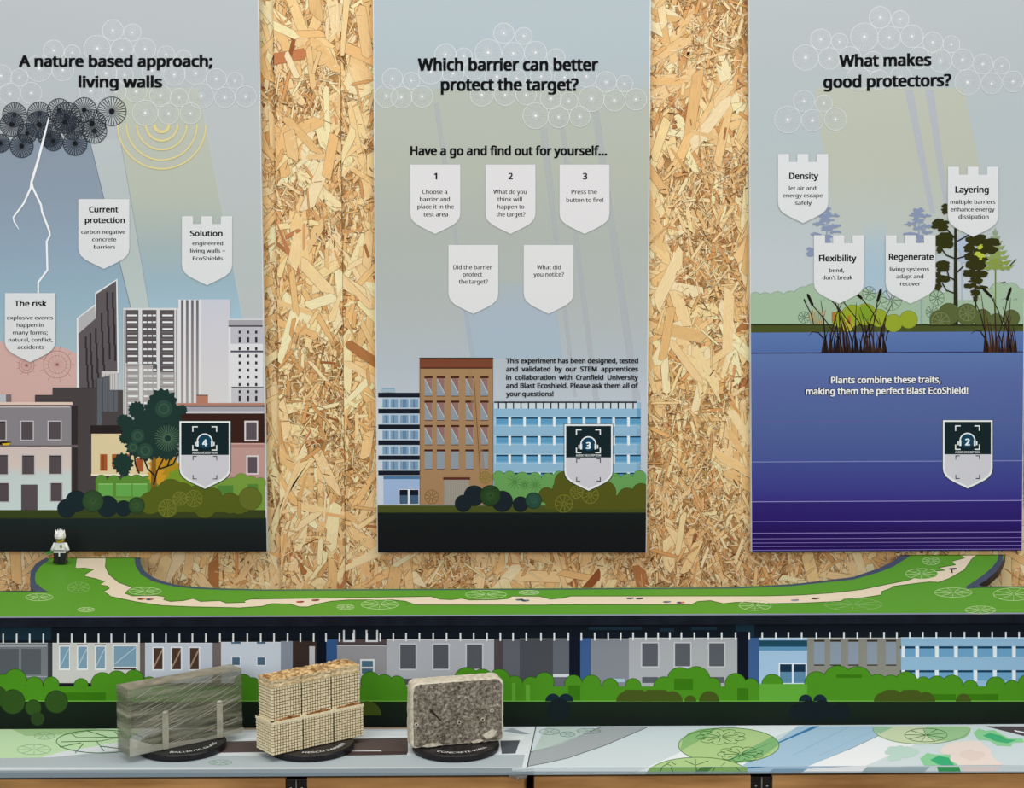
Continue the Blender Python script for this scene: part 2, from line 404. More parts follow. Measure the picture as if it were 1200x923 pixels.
A.grad(lC, E, [(120, '#bec5c6'), (330, '#bcc4c4'), (376, '#c0c4c6'), (430, '#d8dadd')])
A.stroke([(lC(120), 120), (lC(372), 372)], .8, '#d4dadb', .8); A.stroke([(lA(168), 168), (lA(360), 360)], .8, '#6f7f8c', .6)
A.stroke([(lB(150), 150), (lB(360), 360)], .7, '#a2b0b4', .7)
A.poly([(-56, 402), (0, 400)] + A.ell(62, 449, 46, 43, 16, -120, 5) + [(108, 480), (-56, 480)], '#dcb5ae', .93)
A.done()
A.part('printed_burst')
for x, y, r in ((67, 427, 16), (31, 428, 9)):
    A.stroke(A.ell(x, y, r, r, 26), .7, '#b57872', .7, closed=True); A.stroke(A.ell(x, y, r*.66, r*.66, 20), .5, '#c08880', .6, closed=True)
    A.spokes(x, y, 1.5, r*.9, 18, .4, '#b8807a', .4); A.disc(x, y, 1.6, '#a86060', .7); A.spokes(x, y, r*1.05, r*1.35, 9, .5, '#b57872', .6)
A.done()
A.part('printed_white_cloud'); A.at(0, 0, 3.75)
A.bubbles([(496,133,46),(582,143,38),(236,222,46),(318,232,35),(427,213,58),(536,218,50),(637,215,48),(730,240,38),(806,255,35),(5,333,48),(85,341,38),(172,300,58),(276,308,48),(466,322,48),(548,330,38),(668,310,45),(766,328,48),(860,322,50),(950,347,45),(1033,355,36),(43,412,47),(137,409,47),(400,400,52),(508,400,48),(598,402,48),(705,420,48),(787,429,40),(884,422,55),(988,429,45),(1080,424,47),(638,496,56),(741,500,46),(837,498,46)])
A.part('printed_sound_arcs')
for r, wd in ((194, 7), (155, 7), (110, 7), (70, 9), (32, 13)): A.stroke(A.ell(711, 548, r, r*1.0, 26, 0, 180), wd, '#e3d596')
A.part('printed_storm_cloud'); A.at(0, 100, 7.5)
for x, y, r, f in ((128,258,106,.3),(345,250,104,.2),(520,222,106,.15),(740,215,108,.15),(982,228,127,.0),(103,343,105,.5),(240,420,88,.5),(430,440,100,.5),(640,375,100,.55),(830,400,108,.15),(808,335,122,.2),(585,275,126,.25),(570,320,100,.5),(345,345,118,.75),(5,508,80,.5),(190,532,102,.42),(468,490,84,.5),(660,510,105,.42)):
    if f: A.disc(x, y, r, '#465266', f*(.3 if f < .3 else .5))
    A.stroke(A.ell(x, y, r, r, 36), 6, '#2b3037', closed=True); A.spokes(x, y, r*.12, r*.95, 27, [2.0, 7.0], '#23282f'); A.disc(x, y, r*.2, '#15181c', n=14)
A.part('printed_lightning'); A.at()
A.stroke([(57.5, 137), (51, 163), (44, 190), (37, 213), (36, 220), (28, 238), (15.5, 254.7), (16.5, 259.5), (22, 268.5)], [1.2, 2.6, 3, 3, 2.6, 2.2, 2, 1.8, .8], '#f4f6f8')
A.stroke([(37, 213), (38.5, 220), (48, 240), (49.3, 248), (57.9, 270.7), (58.4, 276), (54.7, 282.7), (55.5, 316.5), (44.8, 330.7), (44.8, 346), (40, 366)], [2, 2.4, 2.4, 2.4, 2.4, 2.4, 2.4, 2.4, 2.4, 2, .5], '#f4f6f8')
A.part('heading'); A.text('A nature based approach;', 22, 249, 77.8, 12.6, weight=.028); A.text('living walls', 92, 190, 102, 12.6, weight=.028); A.done()
t = A.shield(92, 151.5, 233.3, 314.7); A.at(0, 220, 3.75)
lines(A, t, 'shield_lettering', [('Current', 391, 520, 107, 24), ('protection', 373, 549, 154, 24)], 24, weight=.026)
lines(A, t, 'shield_lettering', [('carbon negative', 357, 551, 202), ('concrete', 405, 511, 235), ('barriers', 412, 507, 268)], 16.5)
A.at(); t = A.shield(213.3, 272, 253.3, 334, True); A.at(0, 220, 3.75)
lines(A, t, 'shield_lettering', [('Solution', 835, 978, 212)], 24, weight=.026)
lines(A, t, 'shield_lettering', [('engineered', 845, 980, 252), ('living walls =', 836, 990, 285), ('EcoShields', 847, 980, 318)], 16.5)
A.at()
# skyline
A.part('printed_dark_tower'); A.at(80, 310, 5.126)
A.poly([(50, 322), (160, 238), (160, 170), (296, 84), (306, 650), (50, 745)], '#e6e9ec')
A.poly([(60, 322), (160, 248), (165, 322), (60, 415)], '#b7b5b8')
A.poly([(60, 415), (165, 322), (165, 178), (288, 97), (296, 745), (66, 745)], '#625a5e')
for x, ys in ((100, (430, 500, 600, 700)), (128, (410, 520, 600, 690)), (160, (380, 470, 560, 650)), (195, (290, 400, 500, 600)), (228, (165, 270, 370, 470)), (262, (165, 260, 360, 480))):
    for i, y in enumerate(ys): A.rects([(x+i*5, y, x+i*5+11, (ys[i+1] if i < 3 else y+95)+4)], '#352f33')
A.rect(200, 640, 296, 760, '#cfcac9'); A.rects([(222+i*14, 655, 225+i*14, 760) for i in range(5)], '#8d8688')
A.part('printed_grid_tower')
A.rect(330, 260, 662, 900, '#dddde0'); A.rect(334, 272, 340, 900, '#a9a5a8'); A.rect(645, 272, 652, 900, '#a9a5a8')
A.rects([(345, 272, 422, 590), (443, 272, 530, 600), (550, 272, 637, 645), (508, 600, 534, 645)], '#5f595d')
A.rects([(347, 590, 426, 900), (445, 600, 508, 900), (508, 645, 534, 900), (552, 645, 640, 900)], '#aca6a7')
ys = [305, 345, 386, 427, 467, 508, 549, 589, 631, 669, 710, 749, 790, 830]
A.rects([r for i, y in enumerate(ys) for r in [(353+i*.5, y-5, 413+i*.5, y+5), (448+i*.5, y-5, 471+i*.5, y+5), (477+i*.5, y-5, 500+i*.5, y+5), (506+i*.5, y-5, 526+i*.5, y+5), (565+i*.5, y-5, 628+i*.5, y+5)]], '#f0f0f2')
A.rects([(347, y+18, 422, y+21) for y in ys] + [(552, y+18, 637, y+21) for y in ys], '#7f787b')
A.part('printed_striped_tower')
A.grad(660, 972, [(208, '#cfd0dc'), (500, '#d6d3da'), (900, '#dedadb')]); A.grad(662, 800, [(210, '#e2e2e8'), (850, '#e6e2e3')])
for x in (677, 707, 738, 768): A.grad(x, x+15, [(212, '#6c686f'), (500, '#8a8388'), (830, '#a9a0a2')])
A.part('printed_stone_tower')
A.rect(962, 326, 1172, 900, '#e4e3e7'); A.rect(975, 370, 1170, 475, '#c2c1ca'); A.rect(962, 332, 1168, 372, '#aaa7ad'); A.rect(962, 364, 1168, 373, '#4a464b')
A.rect(975, 516, 1170, 527, '#55505a'); A.rect(980, 738, 1172, 835, '#c9c7cd'); A.rect(980, 733, 1172, 740, '#5a565c')
A.rects([(x-7, y-9, x+7, y+9) for x in (1030, 1080, 1129) for y in (405, 505, 548, 590, 633, 675, 720, 763)] + [(x-7, y-17, x+7, y+17) for x in (1030, 1080, 1129) for y in (452, 805)], '#332f35')
A.part('printed_dark_block'); A.at()
A.poly([(41, 463), (61.7, 463), (61.7, 454.3), (112, 454.3), (112, 600), (41, 600)], '#4c4446'); A.poly([(111.5, 444), (128.6, 439.3), (128.6, 456.6), (144, 456.8), (144, 600), (111.5, 600)], '#4e4749')
A.poly([(114, 443.5), (128.6, 439.3), (128.6, 456.6), (138, 456.6), (138, 482), (119, 482), (119, 500), (114, 500)], '#61656d'); A.rects([(120, 443, 120.8, 482), (126, 441, 126.8, 482), (133, 457, 133.8, 482)], '#484b53')
A.stroke([(41, 463), (61.7, 463), (61.7, 454.3), (112, 454.3)], .8, '#2c2628')
A.part('printed_grey_house')
A.rect(-56, 463, 0, 472, '#cfc6c8'); A.rect(0, 462, 7, 472, '#bfc0c8'); A.rect(7, 462, 13, 472, '#7d6e70')
A.rect(-56, 476, 84, 523, '#8b868c'); A.rect(-56, 471, 85, 474.2, '#e8cdbf'); A.rect(-56, 474.2, 84, 476, '#3a3033'); A.rect(-56, 476, 82, 477.3, '#cfc0bf')
A.grad(-56, 83.5, [(523, '#d6c6c2'), (545, '#ddc9c0'), (556, '#ccd6d6'), (599, '#d0dfdd')]); A.rect(-56, 521.6, 84, 523, '#5d5256')
A.rect(83.5, 475, 91, 521, '#352c2f'); A.rect(85, 524, 91, 578, '#372e31'); A.rect(83.5, 521, 91, 524, '#6c6165')
W = [(-14,493.5,6.5,515),(25,494,38.5,515),(57,494,71,514.5),(-14,533,9,555.5),(26,533.5,40,555.5),(58,533.5,72,555),(-14,566,10,587.5),(59.5,566,72.5,587)]
A.rects([(a-1.3, b-1.3, c+1.3, d+1.3) for a, b, c, d in W], '#c6c0c4'); A.rects(W, '#574d52'); A.rects([(24.8, 567.5, 44, 598)], '#5b5055'); A.rects([(a, b, c, b+1.2) for a, b, c, d in W], '#2e2629')
A.poly([(-4, 518), (4, 517), (13, 517.5), (12, 521), (3, 521.5), (-4, 520)], '#1d1a14'); A.poly([(2, 519.6), (12.5, 518.6), (11, 521), (4, 521.6)], '#e2b822')
A.part('printed_cream_shop'); A.at(0, 440, 3.75)
A.rect(397, 218, 560, 256, '#2c2325'); A.rect(402, 255, 662, 436, '#e4d0a6'); A.rects([(440, 345, 471, 418), (492, 345, 570, 402), (598, 362, 630, 422)], '#a9592e'); A.rects([(452, 350, 455, 415), (505, 360, 540, 364)], '#6b3116')
A.rect(400, 432, 662, 440, '#f0e6cc')
A.part('printed_brick_house')
A.rect(790, 300, 1163, 600, '#c49b95'); A.rect(780, 132, 1163, 165, '#aaa6b2'); A.rect(790, 166, 1163, 296, '#3b2019'); A.rect(780, 120, 1163, 131, '#b98373'); A.rect(780, 131, 1163, 137, '#2f1c18')
A.rect(780, 156, 1163, 165, '#d3cfd6'); A.rect(864, 86, 914, 122, '#b97f6b'); A.rect(864, 84, 914, 88, '#5c3a30'); A.rect(790, 296, 1163, 302, '#d4a79e'); A.rect(790, 302, 1163, 316, '#b2857e')
A.rects([(1074, 198, 1134, 288), (1082, 350, 1136, 434)], '#e0d6d8'); A.rects([(1081, 205, 1128, 281), (1089, 357, 1130, 428)], '#5f535b')
A.part('printed_bright_hedge')
A.hedge([(445,462,26),(500,468,30),(560,470,32),(600,465,30),(650,470,30)], '#5f8f38', '#39552a', (420, 465, 700, 598))
A.rects([(432, 476, 496, 530), (510, 476, 578, 530), (583, 476, 648, 530)], '#69ab52'); A.rects([(432, 474, 496, 478), (510, 474, 578, 478), (583, 474, 648, 478), (505, 540, 648, 544)], '#9ccf7c')
A.hedge([(985,470,22),(1020,474,26),(1060,462,32),(1105,468,26),(1145,470,22)], '#7b9f3f', '#566f2c', (820, 470, 1164, 598)); A.rects([(955, 482, 1025, 520), (1088, 476, 1134, 500)], '#55863a')
A.part('printed_tree')
A.blob(720, 400, 62, '#c98c26', .12, 14); A.blob(690, 440, 40, '#d29a2c', .15, 12); A.blob(760, 420, 45, '#b08c22', .2, 12); A.blob(790, 470, 60, '#7a9a2c', .1, 12)
A.poly([(668, 340), (684, 340), (690, 520), (662, 520)], '#8a5f1c')
for p in ([(675, 480), (690, 420), (720, 360), (735, 330)], [(680, 440), (650, 410), (630, 360)], [(612, 430), (595, 390), (590, 340)], [(700, 410), (760, 390), (785, 340)], [(735, 400), (745, 370), (765, 350)]): A.stroke(p, 7, '#20221c')
for i, q in enumerate(((715,120,62),(690,160,60),(735,180,62),(600,150,36),(630,200,45),(545,200,30),(580,235,48),(640,260,70),(700,260,95),(600,310,48),(548,275,24),(650,320,52),(735,320,50),(540,385,44),(545,420,24),(800,150,22),(775,230,45))):
    A.blob(q[0], q[1], q[2], '#1f3833', .13, 13, seed=i)
for x, y, r in ((737,275,58),):
    A.spokes(x, y, 16, r, 30, 3, '#4f6d55'); A.stroke(A.ell(x, y, 16, 16, 16), 3, '#4f6d55', closed=True)
for x, y, r in ((720,145,38),(605,265,30),(638,330,34),(585,315,24)): A.disc(x, y, r, '#2c4a3e'); A.stroke(A.ell(x, y, r*.55, r*.55, 16), 3, '#47665088'[:7], closed=True)
A.part('printed_dark_hedge')
A.rect(-220, 590, 1166, 628, '#3c4620')
A.hedge([(690,520,32),(750,515,60),(660,560,48),(800,525,55),(870,540,58),(930,540,48),(1010,560,45),(1050,568,40),(740,570,50),(900,575,50)], '#5a641e', '#3f4716', (640, 560, 1090, 600))
A.hedge([(1100,540,50)], '#68712a', '#3f4716')
A.hedge([(335,552,46),(293,583,40),(472,574,46),(543,583,34)], '#1b2a30', '#10181c')
A.hedge([(408,551,46),(600,570,35)], '#2d4a2c', '#1a2c1c')
for x, y, r in ((408,551,40),(600,570,28)): A.spokes(x, y, 5, r, 22, 2, '#4c6a3e', .7)
for x, y, r in ((735,583,38),(852,540,36),(790,540,30)):
    A.stroke(A.ell(x, y, r, r, 20), 3, '#8a8f3c', .8, closed=True); A.spokes(x, y, 4, r, 9, 3, '#8a8f3c', .8); A.spokes(x, y, r*.5, r*.9, 14, 2, '#8a8f3c', .8, ph=.2)
A.part('printed_ground'); A.at(); A.grad(-56, E, [(607, '#1c2a2a'), (625, '#1e2423'), (646, '#1b1f20')]); A.rect(-56, 606.4, 312.5, 607.4, '#30391c'); A.done()
t = A.shield(5.9, 64.5, 343.5, 424); A.at(0, 220, 3.75)
lines(A, t, 'shield_lettering', [('The risk', 63, 205, 520)], 24, weight=.026)
lines(A, t, 'shield_lettering', [('explosive events', 30, 233, 579), ('happen in', 73, 192, 611), ('many forms;', 57, 210, 644), ('natural, conflict,', 37, 232, 676), ('accidents', 77, 194, 708)], 16.5)
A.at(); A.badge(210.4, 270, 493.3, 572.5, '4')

# ---- middle board
b2 = hanging_board([(442, 647), (757.6, 647), (436.4, -70), (763.4, -70)], 'middle hanging board asking Which barrier can better protect the target')
A = BoardArt('y', PAN, b2)
lo = lambda y: 437 + y*5/647 + .9
hi = lambda y: 762.6 - y*5/647 - .9
A.lim = (lo, hi)
A.part('printed_sky')
A.grad(lo, hi, [(-70, '#b9c4ca'), (60, '#b6c3c9'), (102, '#b7c1c4'), (106, '#b9bfb4'), (200, '#b8bdb1'), (280, '#b4bab4'), (370, '#b6bdbd'), (430, '#b9c2cb'), (480, '#c3cbd6'), (647, '#c8d0da')])
A.grad(lambda y: 541+(y-360)*.17, lambda y: 652+(y-360)*.13, [(330, '#b0bbbd'), (365, '#aebccb'), (420, '#adbfce')])
A.part('printed_light_beam')
for x0, y0, x1, y1, wa, wb in ((508, 120, 553, 430, 6, 5), (632, 150, 672, 465, 9, 4), (655, 140, 695, 468, 6, 7), (693, 130, 742, 470, 9, 9)):
    A.poly([(x0, y0), (x0+wa, y0), (x1+wb, y1), (x1, y1)], '#d0d5dc', .38)
A.part('printed_white_cloud'); A.at(420, 0, 3.333)
A.bubbles([(568,130,40),(646,140,33),(340,213,42),(412,220,33),(507,205,52),(605,208,43),(692,205,44),(772,225,35),(133,307,40),(207,315,33),(283,280,48),(370,287,42),(452,270,40),(541,300,48),(618,305,36),(714,298,42),(805,302,40),(890,298,42),(968,320,40),(1040,327,32),(109,375,44),(168,380,42),(249,377,42),(482,370,45),(573,370,42),(655,370,40),(752,385,42),(822,395,35),(910,386,50),(1000,392,42),(1084,388,42),(692,452,50),(782,457,42),(865,455,40)])
A.part('heading'); A.text('Which barrier can better', 232, 937, 275, 46, weight=.028); A.text('protect the target?', 322, 860, 353, 46, weight=.028)
A.part('subheading'); A.text('Have a go and find out for yourself...', 203, 971, 605, 34, weight=.026); A.done(); A.at()
for x0, num, nx, L in ((480.9, '1', (295, 308), [('Choose a', 249, 347, 757), ('barrier and', 240, 357, 786), ('place it in the', 231, 373, 815), ('test area', 254, 350, 845)]),
                       (569.0, '2', (586, 603), [('What do you', 527, 657, 757), ('think will', 543, 639, 786), ('happen to', 543, 648, 815), ('the target?', 539, 652, 845)]),
                       (655.8, '3', (876, 894), [('Press the', 832, 932, 757), ('button to fire!', 812, 957, 789)])):
    A.at(); t = A.shield(x0, x0+58.4, 192.8, 273.8, a=.93, col='#ebe9eb'); A.at(420, 0, 3.333)
    lines(A, t, 'shield_lettering', [(num, nx[0], nx[1], 700)], 24, weight=.026); lines(A, t, 'shield_lettering', L, 16.5, weight=.014)
for x0, L in ((525.6, [('Did the barrier', 371, 522, 285), ('protect', 408, 484, 313), ('the target?', 392, 506, 341)]), (613.8, [('What did', 697, 791, 285), ('you notice?', 684, 803, 313)])):
    A.at(); t = A.shield(x0, x0+58.3, 287, 367.5, a=.93, col='#ebebec'); A.at(420, 230, 3.333); lines(A, t, 'shield_lettering', L, 16.5, weight=.014)
A.at(420, 400, 3.333)
A.part('paragraph')
for s_, a_, b_, y_ in (('This experiment has been designed, tested', 577, 1093, 84), ('and  validated  by  our  STEM  apprentices', 577, 1093, 116), ('in  collaboration  with  Cranfield  University', 577, 1093, 149), ('and Blast Ecoshield. Please ask them all of', 577, 1093, 181), ('your questions!', 577, 762, 213)):
    A.text(s_, a_, b_, y_, 18, weight=.022)
A.part('printed_white_house'); A.at(430, 430, 5.428)
A.grad(64, 338, [(192, '#cdd5dc'), (875, '#d3dae4')]); A.rect(97, 135, 178, 160, '#a3bccb'); A.rect(97, 133, 178, 138, '#6f96b4')
sl = ((163, 193), (265, 295), (365, 395), (465, 495), (562, 590), (658, 688))
A.rects([(98, b_, 333, d_) for (a_, b_), (d_, e_) in zip(sl, sl[1:])], '#b9cadb')
for (a_, b_), (d_, e_) in zip(sl, sl[1:]):
    A.rects([(x, b_+10, x2, d_-8) for x, x2 in ((100, 140), (150, 197), (211, 264), (277, 326))], '#7f9fbd'); A.rects([(x, b_+10, x+9, d_-8) for x in (118, 165, 228, 240, 295)], '#5f82a4')
A.rects([(72, a_, 335, b_) for a_, b_ in sl], '#161c2b')
A.rect(105, 692, 335, 872, '#a2bbe0'); A.rect(105, 692, 335, 712, '#4f7ba4'); A.rects([(203, 776, 330, 872)], '#e6eef6'); A.rects([(207, 780, 260, 870), (273, 780, 328, 870)], '#121a2c'); A.rects([(207, 815, 260, 870), (273, 815, 328, 870)], '#48637f')
A.part('printed_brown_block')
A.rect(335, -56, 802, 875, '#a98561'); A.rect(333, -60, 804, -54, '#2d140c'); A.rect(335, -54, 802, 4, '#7c4630'); A.rect(335, 2, 802, 10, '#4a2216'); A.rect(796, 4, 802, 875, '#8a6544'); A.rect(335, 4, 340, 875, '#8a6544')
cx = (367, 446, 535, 628, 722); rw = (60, 215, 370, 525)
A.rects([(x, y+12, x+48, y+122) for x in cx for y in rw], '#919ba6'); A.up()
for x in cx:
    for y in rw[:3]: A.add([(x+2, y+12), (x+46, y+12), (x+46, y+96)], '#97706a')
A.up()
for x in cx:
    for y in rw[:3]: A.stroke([(x+2, y+16), (x+46, y+104)], 4, '#c9c9cc', same=True)
A.rects([(x-2, y-2, x+52, y+11) for x in cx for y in rw], '#47201a'); A.rects([(x, y+122, x+50, y+127) for x in cx for y in rw], '#6b4228')
A.rect(485, 700, 657, 716, '#5e2c22'); A.rect(490, 716, 650, 875, '#a39c92'); A.rects([(490+i*12, 716, 492+i*12, 875) for i in range(14)], '#8f8a80')
A.poly([(640, 12), (665, 12), (760, 700), (802, 875), (735, 875)], '#c79f72', .35); A.stroke([(682, 90), (722, 700)], 4, '#7a5230', .7)
A.spokes(412, 825, 8, 42, 9, 5, '#8a6a30', .7); A.stroke(A.ell(412, 825, 44, 44, 20), 4, '#8a6a30', .7, closed=True); A.stroke(A.ell(765, 700, 40, 44, 20), 4, '#b98a3a', .8, closed=True); A.spokes(765, 700, 8, 40, 9, 4, '#b98a3a', .8)
A.part('printed_blue_block'); A.at(420, 400, 3.333)
A.rect(528, 236, 1100, 600, '#93bcd9'); A.rect(530, 240, 1088, 262, '#cfd9e2'); A.rects([(545+29.2*i, 238, 550+29.2*i, 262) for i in range(19)], '#1f2a34'); A.rect(530, 234, 1088, 240, '#14181d'); A.rect(1088, 262, 1103, 298, '#6aa0c8')
for y in (296, 369, 442, 512):
    A.rect(530, y-4, 1088, y+34, '#a9cbe2'); A.rects([(538+58*i, y, 568+17+58*i, y+31) for i in range(10) if 538+58*i < 1085 and not (i == 9 and False)], '#5f9fca')
    A.rects([(538+58*i, y, 585+58*i, y+6) for i in range(10) if i < 9 or True], '#17405f'); A.rects([(538+58*i, y+26, 585+58*i, y+31) for i in range(10)], '#79b2d6'); A.rects([(587+58*i, y, 596+58*i, y+36) for i in range(9)], '#eef3f6')
A.rect(1103, 236, 1128, 600, '#c3cbd8'); A.rects([(1088, 340, 1100, 362), (1088, 405, 1100, 440), (1088, 480, 1100, 500)], '#7fb0d4')
A.part('printed_bright_hedge')
A.hedge([(548,528,22),(590,532,26),(640,540,30),(690,535,24),(740,540,26),(785,532,26),(1000,540,26),(1050,545,28),(1098,530,26)], '#6ba35a', '#35682f', (530, 540, 1127, 640))
for x, y, r in ((610,548,30),(690,560,26),(650,560,20)): A.spokes(x, y, 3, r, 12, 2, '#477f3a', .7)
A.part('printed_dark_hedge')
A.rect(75, 640, 1127, 668, '#4d5524')
A.hedge([(735,600,30),(800,580,42),(850,600,50),(810,550,44),(960,590,46),(1050,610,38),(1105,590,36),(900,590,40),(1110,630,22)], '#575a1c', '#353a12', (730, 600, 1126, 655))
A.hedge([(410,632,32),(452,602,39),(562,624,40),(633,635,29)], '#1b262c', '#0e1417'); A.hedge([(515,602,40)], '#24401f', '#142412'); A.hedge([(684,621,31)], '#24483a', '#142a20')
A.spokes(515, 602, 5, 36, 24, 2, '#3f5f35', .8); A.spokes(684, 621, 4, 28, 18, 2, '#3f6a55', .8)
for x, y, r in ((802,633,34),(905,600,32),(852,588,24),(495,530,22)):
    A.stroke(A.ell(x, y, r, r, 20), 3, '#8f8c3c', .7, closed=True); A.spokes(x, y, 4, r, 9, 3, '#8f8c3c', .7)
A.part('printed_ground'); A.at(); A.grad(lo, hi, [(600.3, '#17201d'), (620, '#181b1c'), (647, '#17191b')]); A.done()
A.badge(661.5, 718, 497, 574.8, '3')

# ---- right board
b3 = hanging_board([(880.6, 646.8), (1198.2, 644.6), (877, -70), (1204, -70)], 'right hanging board headed What makes good protectors with purple water')
A = BoardArt('y', PAN, b3)
lo = lambda y: 877.2 + y*3.4/646 + .8
hi = lambda y: 1203.5 - y*5.3/646 - .8
A.lim = (lo, hi)
A.part('printed_sky')
A.grad(lo, hi, [(-70, '#bfc5c7'), (60, '#bbc3c5'), (160, '#b9c4c7'), (250, '#bec7c9'), (300, '#c3cbd0'), (400, '#c6cfd2')])
A.grad(lambda y: 955+(y-105)*.14, lambda y: 1130+(y-105)*.2, [(103, '#c0c4b6'), (180, '#bfc3b4'), (240, '#bfc5bc'), (300, '#c0c9ca')])
A.grad(lambda y: 1011+(y-270)*.02, lambda y: 1040, [(258, '#bfc7c3'), (285, '#b3c5d0'), (320, '#a9c4d6'), (350, '#b4c8d4'), (365, '#b8ccd2')])
A.part('printed_light_beam')
for x0, y0, x1, y1, wa, wb in ((1060, 105, 1090, 250, 10, 6), (1084, 105, 1108, 250, 10, 5)): A.poly([(x0, y0), (x0+wa, y0), (x1+wb, y1), (x1, y1)], '#c9cfd9', .7)
A.part('printed_white_cloud'); A.at(860, 0, 3.53)
A.bubbles([(605,72,45),(688,80,36),(360,163,43),(437,172,34),(540,152,57),(642,155,47),(737,150,47),(823,175,42),(900,183,35),(297,238,53),(395,242,45),(480,240,47),(575,255,42),(765,240,45),(855,252,47),(946,247,45),(1030,265,42),(1108,273,34),(515,325,50),(600,330,40),(690,320,45),(967,340,53),(1066,345,43),(1155,337,43),(290,418,44),(372,428,35),(223,495,55),(325,498,45),(420,493,46)])
A.part('heading'); A.text('What makes', 435, 817, 275, 47, b1=270, weight=.028); A.text('good protectors?', 370, 900, 362, 47, b1=354, weight=.028)
A.done(); A.at(860, 170, 3.53)
for ox in (385, 765):
    A.part('printed_far_tree', 'pale blue printed pine tree')
    A.poly([(ox-3, 262), (ox+4, 262), (ox+6, 742), (ox-2, 742)], '#94a6bd')
    for i, (x, y, rx, ry) in enumerate(((0,268,22,12),(-8,290,34,12),(30,292,24,9),(-2,312,34,10),(-32,326,28,9),(30,334,30,9),(0,345,30,10),(-36,368,34,9),(34,360,26,8),(0,378,22,9),(4,394,18,8))): A.clump(ox+x, y, rx, ry, 16, '#8b98b6', i, .42)
    if ox == 385: A.clump(318, 440, 20, 20, 14, '#8b98b6', 5, .35)
    A.done()
A.part('printed_pale_tree')
A.rects([(942, 380, 948, 660)], '#a9b8d2'); A.clump(812, 425, 30, 36, 26, '#b4bba8', 1); A.clump(950, 405, 28, 34, 26, '#b3c1d8', 2); A.clump(952, 460, 22, 26, 18, '#b3c1d8', 3)
A.part('printed_pale_hedge')
A.hedge([(90,635,26),(130,640,30),(180,640,34),(235,640,36),(290,630,44),(330,620,46),(420,615,50),(480,622,44),(545,630,36),(600,640,30),(690,640,30),(740,650,30),(790,645,30),(840,630,30),(890,640,34),(1040,620,30),(1095,605,36),(1145,605,36),(1190,620,26)], '#a5bea3', '#6e8c72', (66, 640, 1198, 745))
for x, y, r in ((650,640,44),(290,712,24),(840,632,30),(820,690,26),(560,612,28)):
    A.stroke(A.ell(x, y, r, r, 18), 2, '#4f7056', .7, closed=True); A.spokes(x, y, 3, r, 9, 2.5, '#3f5f46', .8)
A.rect(772, 640, 780, 740, '#8fa9ab')
A.part('printed_fir')
A.rect(1080, 350, 1085, 700, '#6c7c3a')
for i in range(8):
    y = 352+i*21; h = 12+i*9.5; c = ['#93a58a', '#93a56e', '#8fa35c', '#8a9c48'][min(i//2, 3)]
    for sg in (-1, 1):
        A.poly([(1082, y-12), (1082+sg*h*.45, y+4), (1082+sg*h, y+2-i), (1082+sg*h*.8, y+10), (1082+sg*h*.72, y+18), (1082+sg*h*.5, y+13), (1082+sg*h*.4, y+21), (1082+sg*h*.2, y+12), (1082, y+16)], c)
A.stroke([(1140, 500), (1168, 472)], 5, '#3d4a20'); A.stroke([(1100, 570), (1125, 566)], 4, '#3d4a20')
A.part('printed_dark_tree')
A.poly([(912, 335), (922, 335), (928, 742), (908, 742)], '#2b2b1b')
for p in ([(918, 390), (880, 345), (868, 320)], [(920, 400), (965, 375), (985, 365)], [(918, 470), (880, 455), (860, 430)], [(918, 560), (890, 545), (880, 510)], [(918, 615), (880, 600), (862, 570)], [(920, 470), (955, 460)], [(920, 530), (950, 500)]): A.stroke(p, 6, '#2b2b1b')
for i, (x, y, rx, ry) in enumerate(((876,262,14,28),(858,332,36,24),(850,322,26,18),(866,392,32,32),(884,408,24,18),(850,432,10,16),(862,500,30,24),(846,545,12,26),(868,555,26,16),(846,585,12,16))): A.clump(x, y, rx, ry, 34, '#33340f', i, .36)
A.rect(997, 560, 1004, 742, '#3a2f1a')
for i, (x, y, rx, ry) in enumerate(((1005,392,40,26),(1058,412,32,38),(978,428,24,18),(1020,440,26,18),(985,460,26,18),(1000,495,42,22),(1024,475,26,14),(975,530,22,18),(1015,535,36,16),(1000,562,30,14),(975,582,24,10),(1022,588,30,9),(998,610,18,14),(1000,635,8,18))): A.clump(x, y, rx, ry, 30, '#33330f', i, .38)
for x, y in ((1018,418),(1008,450),(1026,462)): A.clump(x, y, 13, 12, 10, '#b9c845', 2, .4)
A.part('printed_ground'); A.rect(66, 742, 1198, 776, '#4b5326'); A.rect(66, 740, 1198, 746, '#2c3216')
A.part('printed_olive_bush')
A.hedge([(855,725,44),(890,698,44),(965,700,44),(1028,715,36),(1085,725,28),(1148,715,34)], '#5c6638', '#343c1e')
for x, y, r in ((855,728,36),(965,695,32)): A.stroke(A.ell(x, y, r, r, 18), 2, '#8b9668', .9, closed=True); A.spokes(x, y, 3, r, 9, 2.5, '#8b9668', .8)
A.rect(808, 742, 1196, 748, '#2c3216'); A.rect(808, 748, 1196, 776, '#4b5326')
A.part('printed_lime_bush'); A.hedge([(440,720,34),(490,705,44),(545,700,44),(600,715,36),(660,736,36),(723,721,36)], '#98a82e', '#5d6a1c'); A.disc(545, 695, 34, '#7fa028'); A.disc(470, 745, 26, '#b8ac3a')
A.rects([(405, 690, 420, 730), (470, 705, 484, 735)], '#b3792c'); A.up()
for i in range(9): A.stroke([(318+i*6, 740), (308+i*9, 690-5*(i % 3))], 3, '#a8843e', same=True)
A.part('printed_water'); A.at(); tl = lambda y: 0
def tgrad(stops):
    A.up()
    for (y0, c0), (y1, c1) in zip(stops, stops[1:]):
        A.add([(lo(y0), y0), (hi(y0), y0-1.4), (hi(y1), y1-1.4), (lo(y1), y1)], None, 1, [c0, c0, c1, c1])
